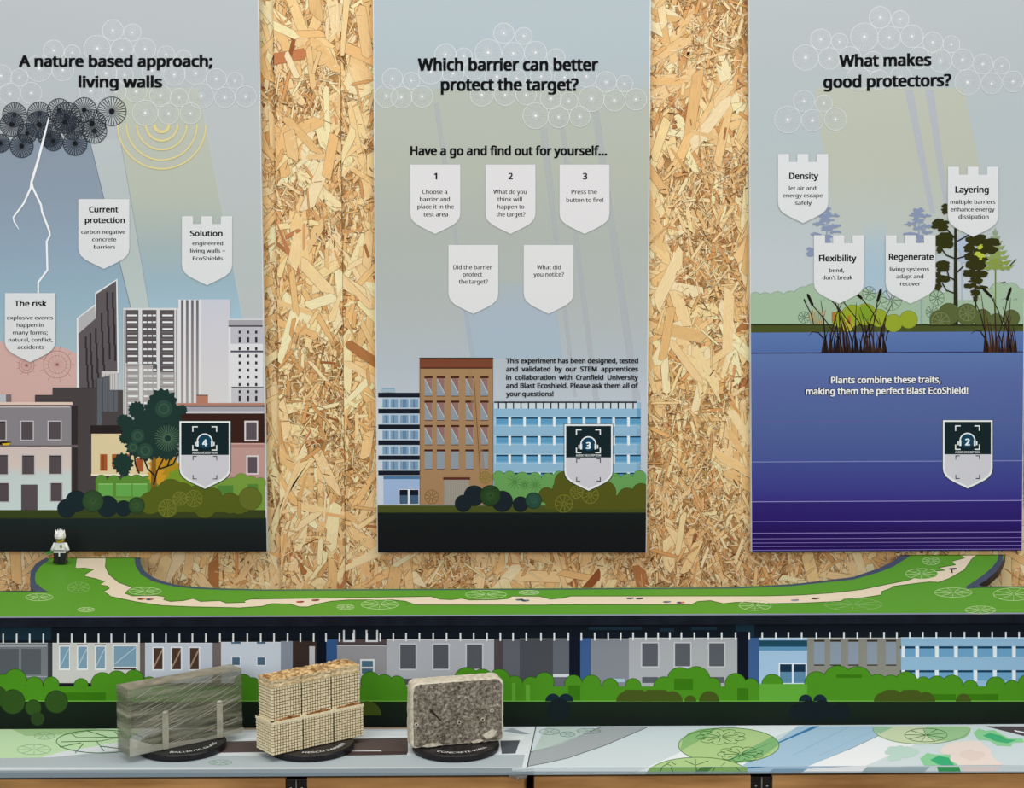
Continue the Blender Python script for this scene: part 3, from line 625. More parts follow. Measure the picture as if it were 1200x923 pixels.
tgrad([(389.6, '#5e7ab2'), (413, '#5570aa'), (415, '#5f78ae'), (450, '#5a6ba6'), (500, '#52649e'), (541, '#4a589a'), (542, '#454f96'), (570, '#414291'), (587, '#3c348a'), (588, '#332877'), (611, '#2f1f70'), (624, '#2a175f'), (646.2, '#281560')])
for y, c, w_ in ((413.6, '#33305c', 1.3), (493.6, '#6b5f9a', .6), (541, '#8d8fc4', .8), (587.6, '#9a8fd0', .9), (611, '#8f80c8', .9), (624.5, '#8f80c8', .9), (631, '#8576bd', .8), (635.8, '#8576bd', .8), (640, '#8576bd', .8), (644.4, '#8576bd', .8)):
    A.stroke([(lo(y), y+.2), (hi(y), y-1.4)], w_, c)
A.part('printed_reeds'); A.at(860, 170, 3.53); rd = random.Random(4)
for b0, b1_, n in ((366, 630, 40), (1036, 1168, 20)):
    A.up()
    for i in range(n):
        xb = b0+(b1_-b0)*i/(n-1); ln = rd.uniform(90, 250)
        if i % 3 == 0: ln = rd.uniform(60, 110)
        lean = rd.choice([-1, 1, -1])*rd.uniform(5, 85)*ln/250
        A.stroke([(xb, 858), (xb+lean*.15, 858-ln*.35), (xb+lean*.5, 858-ln*.7), (xb+lean, 858-ln)], [9, 6, 4, 1.5], rd.choice(['#2a1d19', '#33221a', '#241a1c', '#4a2f1c']), same=True)
A.stroke([(372, 800), (350, 775), (325, 772), (308, 790)], [8, 5, 4, 1], '#2a1d19'); A.stroke([(1040, 800), (1020, 770), (1000, 765), (980, 782)], [8, 5, 4, 1], '#2a1d19'); A.stroke([(630, 810), (634, 780), (642, 765)], 5, '#2a1d19')
heads = [((304,614),(326,662),(430,800)),((356,600),(398,636),(480,740)),((474,596),(452,650),(0,0)),((440,618),(456,652),(560,800)),((490,598),(530,634),(600,740)),((610,592),(594,646),(560,800)),((290,636),(298,656),(330,740)),((1028,590),(1066,628),(1110,740)),((1147,587),(1130,640),(1090,800))]
for a_, b_, c_ in heads:
    if c_[0]: A.stroke([b_, ((b_[0]+c_[0])/2+6, (b_[1]+c_[1])/2), c_], 4, '#2a1d19')
    col = '#77705f' if a_[0] in (356, 474, 440) else '#1c1410'
    A.stroke([a_, (a_[0]*.8+b_[0]*.2, a_[1]*.8+b_[1]*.2), b_], [4, 12 if a_[0] != 290 else 6, 11 if a_[0] != 290 else 5], col)
A.part('tagline'); A.at(860, 330, 3.53)
for g, c in ((.045, '#23263f'), (0, '#f3f4f6')):
    A.text('Plants combine these traits,', 402-g*60, 856+g*60, 420, 26, c, b1=417, weight=.022, grow=g); A.text('making them the perfect Blast EcoShield!', 298-g*60, 969+g*60, 466, 26, c, b1=462, weight=.022, grow=g)
A.done(); A.at()
for x0, y0, x1, y1, big, L in ((911.8, 180.5, 970.5, 261.2, ('Density', 229, 350, 140), [('let air and', 228, 340, 186), ('energy escape', 202, 367, 216), ('safely', 253, 322, 247)]),
        (1111, 195.5, 1170, 277, ('Layering', 916, 1055, 196), [('multiple barriers', 895, 1082, 243), ('enhance energy', 897, 1079, 274), ('dissipation', 929, 1054, 304)]),
        (954, 275.7, 1012.4, 355.5, ('Flexibility', 352, 507, 480), [('bend,', 394, 456, 526), ("don't break", 366, 491, 556)]),
        (1038, 275.7, 1096, 355.5, ('Regenerate', 641, 827, 474), [('living systems', 645, 808, 521), ('adapt and', 672, 784, 551), ('recover', 688, 772, 581)])):
    A.at(); t = A.shield(x0, x1, y0, y1, True, a=.86, col='#eff0f2'); A.at(860, 170, 3.53)
    lines(A, t, 'shield_lettering', [big], 25, weight=.026); lines(A, t, 'shield_lettering', L, 16.5)
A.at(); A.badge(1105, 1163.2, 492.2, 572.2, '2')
# ------------------------------------------------------------------ green shelf with the road
out = [(-70, 692.3), (41, 692), (37, 686), (35.3, 678), (36.5, 669), (42, 661), (48, 656.5), (54, 653.6), (165, 653.0), (165.6, 661), (170, 669), (179, 676), (190, 680.5), (205, 684.5), (225, 687), (255, 688.9), (310, 690.2),
       (600, 689.2), (860, 687.6), (928, 684), (965, 680.7), (1001.6, 675.5), (1030, 665.8), (1045, 659.5), (1055, 652.5), (1058, 649.6), (1175.5, 648.2), (1175, 657), (1170, 666), (1160, 675), (1150, 682), (1138, 687), (1275, 686.3)]
pts = [onZ(x, y, ZS) for x, y in out]
pts = [Vector((p.x, min(p.y, WALL-.0003), p.z)) for p in pts]
xl, xr = pts[0].x, pts[-1].x
shelf = empty('road_shelf', (0, YSF, ZS)); tag(shelf, 'green shelf printed with a pale winding road, below the hanging boards', 'shelf')
poly = [(p.x, p.y-YSF) for p in pts] + [(xr, 0), (xl, 0)]
mesh_obj('shelf_board', *prism(poly[::-1], -.0105, 0), M_NAVY, shelf)
class ShelfArt(Art):
    def P(s, x, y):
        p = Art.P(s, x, y); return (p[0], min(p[1], WALL-.0003)-YSF, p[2]-ZS)
def zart_add(self, P3, col, a=1.0):     # polygon given by true shelf coordinates
    self.up(); n = len(self.V); self.V += [(x, y, self.lev*self.step) for x, y in P3]; self.Fc.append(tuple(range(n, n+len(P3)))); self.C += [lin(col, a)]*len(P3); self.M.append(0)
A = ShelfArt('z', ZS, shelf)
A.part('printed_grass')
zart_add(A, poly[::-1], '#5f9f2f')
kerb = '#4a5468'
A.at()
A.stroke([(43, 692), (39.5, 686), (38, 678), (39, 670), (44, 662.5), (50, 658), (57, 654.3)], [7, 6.5, 6, 6, 6, 5, 4], kerb)
A.poly([(57, 693.5), (41, 693), (38, 686), (44, 684), (49, 689)], kerb)
A.stroke([(161, 653.5), (162, 662), (167, 670.5), (178, 678), (190, 682.3), (206, 686), (228, 688.6), (260, 690.2), (310, 691.3)], [7, 6.5, 6, 4.5, 3.4, 2.5, 2, 1.5, 1.2], kerb)
A.stroke([(310, 691.3), (600, 690.4), (860, 688.8), (928, 685.4), (1000, 677.3), (1030, 668), (1046, 661), (1058, 652.5), (1063, 649)], [1.2, 1.2, 1.4, 2, 3, 4.5, 5.5, 7, 8], kerb)
A.stroke([(1172.5, 649.5), (1171.5, 658), (1165, 667), (1154, 676.5), (1140, 685.5), (1133, 688.4)], [6, 6.5, 7, 7, 6, 4], kerb)
A.poly([(1130, 689.5), (1146, 683), (1150, 686.8), (1144, 688.6)], kerb)
A.stroke([(-70, 693.2), (41, 692.8)], 1.3, '#2c3442'); A.stroke([(1138, 687.9), (1270, 687)], 1.3, '#2c3442')
A.up(); n = len(A.V); A.V += [(xl, -.0, A.lev*A.step), (xr, 0, A.lev*A.step), (xr, .0065, A.lev*A.step), (xl, .0065, A.lev*A.step)]; A.Fc.append((n, n+1, n+2, n+3)); A.C += [lin('#8d95ab')]*4; A.M.append(0)
A.part('printed_road')
c4 = lambda L, ox=0, oy=600, k=4: [(ox+x/k, oy+y/k) for x, y in L]
left_edge = c4([(358,216),(353,262),(400,262),(440,268),(400,290),(398,300),(450,312),(492,325),(470,340),(505,346),(514,356),(485,372),(500,380),(520,395),(640,420),(760,437),(900,443),(1100,447)])
low = c4([(0,240),(90,234),(130,223),(200,225),(235,236),(270,236),(310,224),(360,214),(430,209),(600,209),(650,214),(690,228),(1200,229)], 280, 640, 3.333)
low += c4([(200,272),(500,273),(840,273),(870,258),(930,254),(990,268),(1050,262),(1100,262),(1200,268)], 600, 640) 
low += c4([(150,266),(340,257),(360,246),(440,241),(528,228),(532,212),(575,197),(582,188),(640,180),(710,171),(760,166),(800,168),(850,150),(920,110),(955,60),(960,27)], 900, 640)
upr = c4([(497,216),(494,255),(510,290),(555,328),(620,352),(600,366),(585,380),(620,392),(735,390),(772,396),(766,410),(800,418),(860,414),(905,404),(940,418),(1030,414),(1060,425),(1150,422)])
upr += c4([(20,212),(45,206),(640,197),(750,195),(785,206),(830,208),(870,203),(900,209),(1000,208),(1050,204)], 280, 640, 3.333)
upr += c4([(0,233),(130,234),(180,247),(235,243),(275,233),(1190,232)], 600, 640) + c4([(150,228),(300,218),(440,202),(570,175),(650,160),(690,147),(755,149),(788,140),(768,118),(830,112),(800,100),(880,86),(862,70),(922,54),(905,42),(945,27)], 900, 640)
band = '#3f6e1e'
A.up()
# lay the road as quads between its two edges, resampled by arc position
def resample(L, n):
    d = [0]
    for p, q in zip(L, L[1:]): d.append(d[-1]+math.hypot(q[0]-p[0], (q[1]-p[1])))
    outl = []; j = 0
    for i in range(n):
        t = d[-1]*i/(n-1)
        while j < len(d)-2 and d[j+1] < t: j += 1
        u = (t-d[j])/((d[j+1]-d[j]) or 1); outl.append((L[j][0]+(L[j+1][0]-L[j][0])*u, L[j][1]+(L[j+1][1]-L[j][1])*u))
    return outl
lowE = left_edge + low
A.poly(lowE + upr[::-1], '#eadbc0')
A.stroke(lowE, .9, band, .9); A.stroke(upr, .9, band, .9)
for x, y, rx, ry in ((46,699.5,16,4.2),(101,714,10,2.6),(92,688,13,6),(445,708,22,5.5),(569.5,696.4,24,5),(885,709,19,6),(1117,694,22,5.5),(1188,696,24,7.5),(1149,714.5,18,4.6),(1080,672,19,6),(1091,657,10,4.5),(170,692.5,19,4.5),(1000,708,34,7),(405,711,10,3),(620,694,12,2.5)):
    A.part('printed_bush')
    if (x, y) in ((170, 692.5), (569.5, 696.4), (1080, 672)): A.disc(x, y, rx, '#5f9f2f', ry=ry)
    a = .35 if x in (1000, 92) else .85
    A.stroke(A.ell(x, y, rx, ry, 22), .55, '#c9e6a4', a, closed=True); A.spokes(x, y, 2, rx, 9, .5, '#c9e6a4', a, ry=ry/rx, ph=.2); A.stroke(A.ell(x, y, rx*.55, ry*.6, 14), .4, '#c9e6a4', a*.6, closed=True)
for x, y, c1, c2 in ((165,701.6,'#7a3a2a','#d9793a'),(175,702,'#3a3f78','#c86a44'),(351,705,'#c04a30','#8a3428'),(369,703,'#a83e34','#5b3a3a'),(608,702.5,'#6a7488','#2d3440'),(615,703.5,'#454b5c','#6a7488'),(738,700.8,'#3a3a3c','#555555'),(749,701,'#44464c','#2d2d30'),(781,705,'#6a6a70','#8a8a90'),(797,705.8,'#2e2a6a','#d8783a'),(931,703,'#9a9aa4','#8a8aa0'),(955,701,'#4a3438','#7a4a44'),(1116,666.3,'#2d2438','#2d2438')):
    A.part('printed_walker')
    A.disc(x, y, 4.2, c1, ry=1.1, n=10); A.disc(x+3, y-.3, 2.6, c2, ry=.9, n=8)
A.stroke([(1115, 667), (1116, 671)], 1.6, '#2d2438')
A.done()

# ------------------------------------------------------------------ printed fascia under the shelf
fz0, fz1 = ZT, ZS-.0105
fas = empty('printed_fascia', (0, YF, ZT)); tag(fas, 'long fascia board under the green shelf, printed with house fronts and hedge', 'fascia board')
box('fascia_board', (xl, xr, 0, .012, 0, fz1-fz0), M_NAVY, fas)
class FasArt(Art):
    def P(s, x, y):
        p = Art.P(s, x, y); return (p[0], p[1]-YF, min(max(p[2]-ZT, 0.0), fz1-fz0-.0002))
A = FasArt('y', YF, fas)
X0, X1 = -66, 1270
A.part('printed_night_band'); A.grad(X0, X1, [(726, '#0f1520'), (744, '#111b26'), (748, '#0f161d'), (758, '#0f161d')])
A.rects([(690, 734.5, 752, 738), (773, 736, 790, 740), (810, 734.5, 840, 738), (862, 728, 884, 746), (535, 731, 556, 733), (565, 731, 580, 733), (0, 730, 60, 750)], '#18303e')
A.part('printed_house_front')
def house(x0, x1, y0, y1, col, name=None):
    A.part('printed_house_front'); A.rect(x0, y0, x1, y1, col); A.rect(x0, y0, x1, y0+.8, mixh(col, '#ffffff', .5))
house(X0, 58, 753, 800, '#767c82'); A.rects([(-30, 760, 22, 790), (25, 760, 48, 790)], '#585e64'); A.rect(56, 753, 61.5, 800, '#3a3d42'); A.rects([(0, 756, 55, 757.5), (0, 792, 55, 793)], '#a8adb2')
house(61.5, 164, 753, 800, '#cccdc9'); A.rects([(69,756,82,785),(90,756,103,785),(111,756,124,785),(132,755,161,785)], '#e9eaea'); A.rects([(70.5,757.5,81,783),(91.5,757.5,102,783),(112.5,757.5,123,783),(133.5,757,159.5,781)], '#7fa0b6')
A.up()
for q in ((70.5,781,80.5,760),(91.5,781,101.5,760),(112.5,781,122.5,760),(134,778,159,758)): A.stroke([(q[0], q[1]), (q[2], q[3])], 1, '#b7cddb', same=True)
A.rects([(69, 754.6, 82, 756), (90, 754.6, 103, 756), (111, 754.6, 124, 756), (133.5, 782, 159.5, 784.5)], '#4a4040'); A.rect(164, 753, 170, 800, '#6a605d')
house(170, 249, 753, 800, '#c4ccd8'); A.rects([(178.5,757.5,192,785.5),(200,757.5,213.5,785.5),(221,757.5,234.5,785.5)], '#e6ebf0'); A.rects([(180,759,190.5,784),(201.5,759,212,784),(222.5,759,233,784)], '#4e392e')
A.up()
for x in (180, 201.5, 222.5): A.add([(x, 784), (x, 780), (x+10.5, 759), (x+10.5, 763)], '#a38b73')
A.rect(249, 753, 259, 800, '#746b67')
house(259, 329, 752, 800, '#cbd5e0'); A.rects([(271,769,282,780),(300.5,769,311.5,780)], '#e8eff4'); A.rects([(272,770,281,779),(301.5,770,310.5,779)], '#4f6b80'); A.rects([(271, 751.5, 282, 754), (301, 751.5, 311, 754)], '#48657c'); A.rect(329, 751, 343, 800, '#8992a0')
A.rect(343, 751, 371, 800, '#3c2e2a'); A.rect(362.5, 757, 369, 800, '#c2c4c8'); A.rect(371, 740, 382.5, 800, '#0d131f'); A.rect(382.5, 749, 395.5, 800, '#35598c')
house(395, 453, 756, 812, '#96969b'); A.rect(395, 749, 453, 755, '#54474a'); A.rects([(402, 738, 416, 752), (428.5, 738, 443, 752)], '#d9dde0'); A.rects([(404, 737, 414, 750), (430.5, 737, 441, 750)], '#131b24')
A.rect(422, 772, 439, 791, '#dfe4e7'); A.rects([(424, 774, 437, 781), (424, 783, 437, 789)], '#4e7488'); A.rect(398, 790, 453, 800, '#c9ced4')
house(453, 579, 748.6, 812, '#b1b4ba'); A.rects([(467.5,753.5,488.5,785),(506.5,753.5,527,785),(545.5,753.5,566.5,785)], '#c9ccd1'); A.rects([(469,755,487,783.5),(508,755,525.5,783.5),(547,755,565,783.5)], '#565960'); A.rect(470, 795, 486, 802, '#565960')
A.rect(579, 748.6, 589.5, 812, '#4d464a'); A.rect(589.5, 748.6, 609, 812, '#5f626a')
house(609, 648, 748, 812, '#4a4d53'); house(648, 667, 748, 812, '#646871'); A.rect(648, 789.5, 667, 793, '#d5dade'); A.rect(667, 740, 680, 812, '#0e1524'); A.rect(680, 747.5, 692.5, 812, '#3d5e92')
house(692.5, 737, 748, 812, '#868a93'); A.rect(718, 795, 732, 799, '#aac6d4')
house(737, 864, 747, 812, '#aeb0b5'); A.rects([(751,752,772.5,782),(789.5,752,810.5,782),(829.5,752,850,782)], '#c6c8cd'); A.rects([(752.5,753.5,771,780.5),(791,753.5,809,780.5),(831,753.5,848.5,780.5)], '#5b5e66'); A.rects([(752.5, 793, 771, 800), (831, 793, 848.5, 800)], '#5b5e66')
A.rect(864, 740, 877, 812, '#0e1524'); A.rect(877, 747, 889.5, 812, '#3d5e92')
house(889.5, 946, 747, 812, '#a5c4e0'); A.rect(889.5, 750, 946, 757.5, '#1e4a60'); A.rect(889.5, 757.5, 946, 762, '#5f93b8'); A.rect(912.5, 776.5, 945.5, 801, '#e4edf5'); A.rects([(914, 778, 928, 800), (930, 778, 944, 800)], '#17324a'); A.rects([(914, 787, 928, 800), (930, 787, 944, 800)], '#5c88a6')
house(946, 1056, 747, 812, '#8b8b82'); A.rects([(954, 752, 966.5, 778), (973, 752, 985.5, 778), (994, 752, 1006, 778), (1016, 752, 1028, 778), (1038, 752, 1050, 778)], '#8c99a8'); A.rects([(x, y, x+12.3, y+h_) for x in (954, 973, 994, 1016, 1038) for y, h_ in ((749.5, 2.2), (778.4, 1.4))], '#37322e')
house(1056, X1, 746.5, 812, '#93bad8')
for y in (757, 785):
    A.rects([(x, y, x+17.6, y+12) for x in (1054.8, 1077.2, 1099.8, 1122.5, 1145.3, 1168, 1190.5, 1213)], '#6da2c8'); A.rects([(x, y, x+17.6, y+2.6) for x in (1054.8, 1077.2, 1099.8, 1122.5, 1145.3, 1168, 1190.5, 1213)], '#163f5c')
    A.rects([(x, y, x+4, y+13) for x in (1056.5, 1073, 1096, 1118.4, 1141.2, 1164, 1186.4, 1209)], '#e4edf3')
A.part('printed_ruler_marks')
tk = [x/4 for x in (-45,15,78,139,203,272,336,400,462,522,585,652,715,778,841,902,965,1031,1093)] + [280+x/3.333 for x in (33,85,137,190,240,292,340,393,447,500,552,603,653,705,759,811,865,917,969,1021)] + [600+x/4 for x in (5,67,136,198,264,325,388,451,510,568,628,685,740,794,855,920,983,1048,1112,1173)] + [900+x/4 for x in (37,96,158,227,290,356,419,480,544,604,665,726,789,857,921,988,1051,1115,1177,1240)]
A.rects([(x-.9, 742.3-2.2*x/1200, x+.9, 753.4-6*x/1200*.9) for x in tk], '#e9edf0')
A.part('printed_hedge')
hg = [(-40,803,12),(-20,802,12),(4,800,10),(18,797,13),(40,803,10),(60,802,9),(95,803,8),(120,801,13),(137,798,12),(157,796,11),(175,803,10),(285,800,10),(296,803,9),(434,798,11),(450,800,10),(465,802,10),(500,803,9),(547,797,15),(565,797,13),(585,797,13),(603,801,9),(638,799,11),(622,803,10),(672,801,10),(693,802,11),(715,804,9),(742,804,9),(778,805,12),(797,797,15),(816,797,16),(835,803,9),(862,801,12),(880,804,9),(905,802,12),(957,801,14),(982,797,17),(1005,798,17),(1028,802,12),(1044,802,11),(1062,800,13),(1082,802,9),(1098,803,11),(1116,803,12),(1137,806,9),(1167,804,11),(1186,806,9),(1205,802,12),(1235,803,14)]
A.hedge(hg, '#4c8f1e', '#2c5c12', (X0, 804, X1, 823))
A.rects([(70, 811, 124, 822), (158, 804, 172, 822), (666, 803, 680, 822), (790, 795, 812, 808), (864, 806, 877, 822), (490, 812, 530, 822), (1090, 813, 1120, 822), (1125, 813, 1170, 822), (980, 790, 1010, 794)], '#39760f'); A.rects([(890, 801, 946, 822), (600, 800, 604, 822), (616, 802, 621, 822)], '#62a838')
A.rect(X0, 820.6, X1, 822, '#7cc04a')
A.part('printed_bush')
A.grad(X0, X1, [(821.6, '#17281a'), (835, '#172319'), (860, '#141c18')])
A.hedge([(-4,816,12),(15,822,14),(39,829,9),(66,822,13)], '#31521f', '#22391a'); A.disc(44, 842, 8, '#2c4522')
A.up()
def cap(L, col):      # half bushes that stand on the ground line
    for x, y, r in L:
        A.poly([(x+r*math.cos(t/10*math.pi), max(808, y - r*math.sin(t/10*math.pi))) for t in range(11)], col)
cap([(733,821.4,11),(743,821.4,17),(769,821.4,18),(788,821.4,12),(809,821.4,7),(831,821.4,12),(1034,821.4,10),(1044,821.4,15),(1067,821.4,16),(1085,821.4,11),(1129,821.4,9),(430,838,17)], '#46561c')
cap([(648,821.4,9),(663,821.4,9),(944,821.4,8),(961,821.4,8)], '#172a34')
for x, y, r in ((935, 834, 10), (948, 832, 12), (964, 832, 12), (985, 834, 11), (655, 832, 14)): A.disc(x, y, r, '#141f22')
A.done()

# ------------------------------------------------------------------ lower ledge: two vinyl covered boards
H = .0075
seam_b, seam_f = onZ(628, 851.3, ZT), onZ(617.5, 899.5, ZT)
yb = YF - .0004
xL, xR = onZ(-66, 899.5, ZT).x, onZ(1270, 899.5, ZT).x
xLb, xRb = xL, xR
def ledge(name, poly, label):
    root = empty(name, (0, YTF, ZT)); tag(root, label, 'ledge board', 'printed ledge boards')
    mesh_obj('ledge_panel', *prism([(x, y-YTF) for x, y in poly], -H, 0), M_VINYL, root); return root
g = .0006
ledL = ledge('ledge_board', [(xL, YTF), (seam_f.x-g, YTF), (seam_b.x-g, yb), (xL, yb)], 'left ledge board with pale green and grey print, under the three models')
ledR = ledge('ledge_board', [(seam_f.x+g, YTF), (xR, YTF), (xR, yb), (seam_b.x+g, yb)], 'right empty ledge board printed with green discs and a blue stream')
class LedArt(Art):
    side = 0
    def P(s, x, y):
        ox, oy, k = s.tf; X, Y = ox+x/k, oy+y/k
        if s.axis == 'y':
            p = onY(X, Y, YTF - s.lev*s.step); return (p.x, p.y-YTF, min(max(p.z-ZT, -H), 0))
        p = onZ(X, Y, ZT + s.lev*s.step); yy = min(max(p.y, YTF), yb)
        t = (yy-YTF)/(yb-YTF); sx = seam_f.x+(seam_b.x-seam_f.x)*t
        xx = min(p.x, sx-g) if s.side < 0 else max(p.x, sx+g)
        return (min(max(xx, xL), xR), yy-YTF, p.z-ZT)
def twin(root, side, draw):
    """the vinyl runs over the top and down the front edge: draw the same print on both faces"""
    T = LedArt('z', ZT, root, 2.5e-6); T.side = side; draw(T, True); T.done()
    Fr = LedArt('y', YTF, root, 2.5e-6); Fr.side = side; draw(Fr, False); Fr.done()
def left_print(A, top):
    if top:
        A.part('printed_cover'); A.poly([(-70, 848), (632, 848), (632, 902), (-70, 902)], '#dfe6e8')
        A.poly([(-70, 848), (170, 848), (150, 868), (75, 880), (45, 888), (-70, 889)], '#c4e3b4'); A.poly([(20, 848), (120, 848), (90, 860), (30, 862)], '#b4d99c', .6)
        A.poly([(-70, 889), (60, 887), (150, 878), (240, 885), (615, 884), (612, 903), (-70, 903)], '#b3bec1')
        A.poly([(240, 869), (478, 864), (478, 882), (452, 883), (446, 879), (240, 882)], '#5f524f'); A.poly([(340, 880), (477, 880), (477, 884), (355, 886)], '#4d3e3c')
        A.poly([(240, 858), (600, 854), (628, 849), (240, 850)], '#c6ccd0'); A.poly([(240, 850.5), (480, 850), (480, 853.5), (240, 855)], '#9c8468')
        A.poly([(586, 866.5), (610, 865.5), (604, 882.5), (588, 883)], '#565a62'); A.poly([(565, 863), (615, 862), (613, 867), (565, 868)], '#eef1f2'); A.poly([(588, 856), (612, 860), (622, 860), (600, 853)], '#9aa3ac')
        A.stroke([(240, 866.5), (480, 862.5)], 1, '#f2f4f4'); A.rect(-70, 898.6, 632, 902, '#d3dcdf')
        A.part('printed_plant_sketch')
        e = A.ell(118, 868.5, 52, 13.5, 30); A.stroke(e, .9, '#2f6a34', closed=True)
        for p in ([(82, 858), (90, 864), (143, 863.5), (118, 868), (72, 869)], [(102, 856), (125, 863)], [(143, 863.5), (134, 857)], [(113, 868), (122, 880)], [(98, 871), (88, 882)], [(70, 875), (95, 870)], [(118, 874), (150, 878)]): A.stroke(p, .9, '#2f6a34')
        for x, y, rx, ry in ((52, 862, 12, 4), (40, 878, 20, 6), (258, 893, 14, 3)): A.part('printed_plant_sketch'); A.stroke(A.ell(x, y, rx, ry, 18), .5, '#7fa882', .7, closed=True); A.spokes(x, y, 2, rx, 8, .45, '#7fa882', .6, ry=ry/rx)
    else:
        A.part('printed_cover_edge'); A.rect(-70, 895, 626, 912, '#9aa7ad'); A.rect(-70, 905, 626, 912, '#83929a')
def right_print(A, top):
    c6 = lambda L, ox=600, oy=840, k=6: [(ox+x/k, oy+y/k) for x, y in L]
    f = top
    A.part('printed_cover' if f else 'printed_cover_edge')
    A.poly([(600, 846), (1275, 846), (1275, 912), (600, 912)], '#d3e0e2')
    if f:
        A.poly(c6([(130,243),(270,210),(430,150),(620,70),(950,68),(850,115),(650,200),(400,285),(250,320),(80,348)]), '#a9b0b2')
        A.stroke(c6([(130,243),(270,210),(430,150),(620,72)]), .8, '#4f5a58'); A.stroke(c6([(105,345),(250,320),(400,285),(650,200),(850,115),(950,72)]), .8, '#5a6466')
        A.poly([(625, 880), (655, 873), (700, 853), (640, 850)], '#cfe0d6', .6)
    A.poly([(752, 912), (745, 905), (760, 898), (800, 880), (860, 870), (890, 905), (890, 912)], '#eff4f5')
    if f: A.poly([(860, 846), (940, 846), (900, 866), (878, 860)], '#e9f1f3')
    # stream
    A.poly([(935, 850.5), (1040, 850.5), (1040, 856), (1000, 875), (948, 900), (938, 912), (842, 912), (868, 898)], '#a9c8de')
    A.stroke([(995, 851), (930, 884)], 1, '#95bbd6'); A.stroke([(1030, 853), (960, 885)], .8, '#9bbfd8')
    A.poly([(953, 850.5), (961, 850.5), (900, 876), (850, 903), (842, 903), (880, 884)], '#3f7fb2')
    A.poly([(1040, 856), (1030, 861), (1000, 875), (948, 900), (936, 912), (1008, 912), (1016, 900), (1072, 872)], '#f1f4f6')
    A.stroke([(1030, 861.5), (1000, 875.5), (948, 900)], .7, '#5f86a0', .8)
    if f:
        A.disc(854, 873, 59, '#b4d290', ry=20.5, n=40)
        A.poly([(800, 866), (806, 859), (820, 854), (840, 852.5), (830, 862), (797, 880)], '#8fbf7a'); A.poly([(906, 862), (913, 872), (900, 882), (872, 893), (850, 892), (880, 876)], '#86ba7c'); A.poly([(899, 872), (905, 869), (850, 893), (843, 894)], '#4f8c5e')
        A.stroke(A.ell(854, 873, 59, 20.5, 40), .8, '#4f7a3c', closed=True)
        for x, y, rx, ry in ((845, 863, 30, 9), (868, 883, 28, 8.5)):
            for i in range(9):
                t = 2*math.pi*i/9+.3; qx, qy = x+rx*.72*math.cos(t), y+ry*.72*math.sin(t)
                A.stroke([(x+2*math.cos(t), y+math.sin(t)), (qx, qy)], .7, '#2f6a2c'); A.stroke(A.ell(qx, qy, rx*.26, ry*.3, 8, math.degrees(t)-110, math.degrees(t)+110), .6, '#2f6a2c')
        low_ = [p for p in A.ell(818, 905, 57, 18, 40) if p[1] < 899.6] or [(0, 0)]
        A.poly([(761.5, 900.2)] + sorted(low_) + [(874.5, 900.2)], '#b4d290')
        A.stroke(sorted(low_), .8, '#4f7a3c')
        for p in ([(815, 889), (816, 900)], [(803, 891), (814, 896)], [(830, 891), (816, 896)], [(776, 898), (782, 895), (790, 899)], [(780, 896), (786, 892), (792, 896)], [(845, 900), (850, 893)]): A.stroke(p, .8, '#2f5f2a')
        # pale discs, splashes and blossom
        el = [(x, max(y, 850.8)) for x, y in A.ell(1080, 853, 57, 18.5, 40)]
        A.poly(el, '#cfdcb6'); A.poly([(x, max(y, 850.8)) for x, y in A.ell(1110, 856, 27, 12, 24)], '#a0c894')
        A.poly([(1022, 851), (1048, 851), (1030, 860), (1025, 857)], '#9cc6a4')
        A.stroke([(x, y) for x, y in A.ell(1080, 853, 57, 18.5, 40) if y > 851.2], .7, '#6f9a62')
        A.stroke(A.ell(1085, 861, 25, 8, 24), .7, '#44753a', closed=True); A.spokes(1085, 861, 1, 24, 9, .7, '#44753a', 1, .33, .4)
        A.poly(c6([(845,110),(880,80),(930,95),(990,90),(1040,120),(1090,145),(1190,150),(1200,175),(1120,180),(1110,205),(1010,200),(960,165),(880,160)], 1000), '#93d49a'); A.poly(c6([(910,130),(960,110),(1040,130),(1080,155),(1150,160),(1080,185),(1000,170)], 1000), '#49b47c')
        A.clump(1055, 882, 21, 8.5, 24, '#c0dcd0', 4, .4)
        A.poly(c6([(470,290),(520,250),(570,262),(680,265),(700,290),(740,345),(760,356),(520,356),(490,330)], 1000), '#8fd49e'); A.poly(c6([(540,300),(600,270),(670,285),(720,350),(640,356),(590,330)], 1000), '#3fb07a')
        A.poly(c6([(605,240),(640,200),(690,178),(800,165),(890,168),(925,200),(965,225),(970,260),(1000,300),(1060,335),(1040,356),(760,356),(680,300),(690,262),(630,258)], 1000), '#eedfd6'); A.clump(1141, 884, 15, 6.5, 22, '#e8d6cc', 3, .4)
        A.poly([(1155, 850.5), (1275, 850.5), (1275, 882), (1200, 862)], '#564b50'); A.poly([(1188, 855), (1215, 860), (1222, 863), (1190, 856.8)], '#f0f0f2')
    else:
        A.poly([(756, 912), (762, 898), (876, 898), (876, 912)], '#86b268'); A.poly([(822, 898), (836, 898), (826, 912), (812, 912)], '#4c7f45')
        for p in ([(816, 898), (816, 912)], [(776, 898), (772, 912)], [(838, 898), (834, 906), (840, 912)], [(862, 898), (870, 912)], [(786, 898), (790, 912)]): A.stroke(p, 1, '#2d5a2a')
        A.poly([(906, 900.5), (945, 900.5), (938, 912), (900, 912)], '#7fa3bd'); A.poly([(1016, 898), (1090, 898), (1082, 912), (1008, 912)], '#a9c0c6', .7); A.poly([(1098, 898), (1124, 898), (1126, 912), (1100, 912)], '#3b9c5a'); A.poly([(1126, 898), (1172, 898), (1165, 912), (1130, 912)], '#e6dad4')
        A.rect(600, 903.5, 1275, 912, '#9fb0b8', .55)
    if f: A.rect(600, 898.8, 1275, 902, '#eaf2f5', .55)
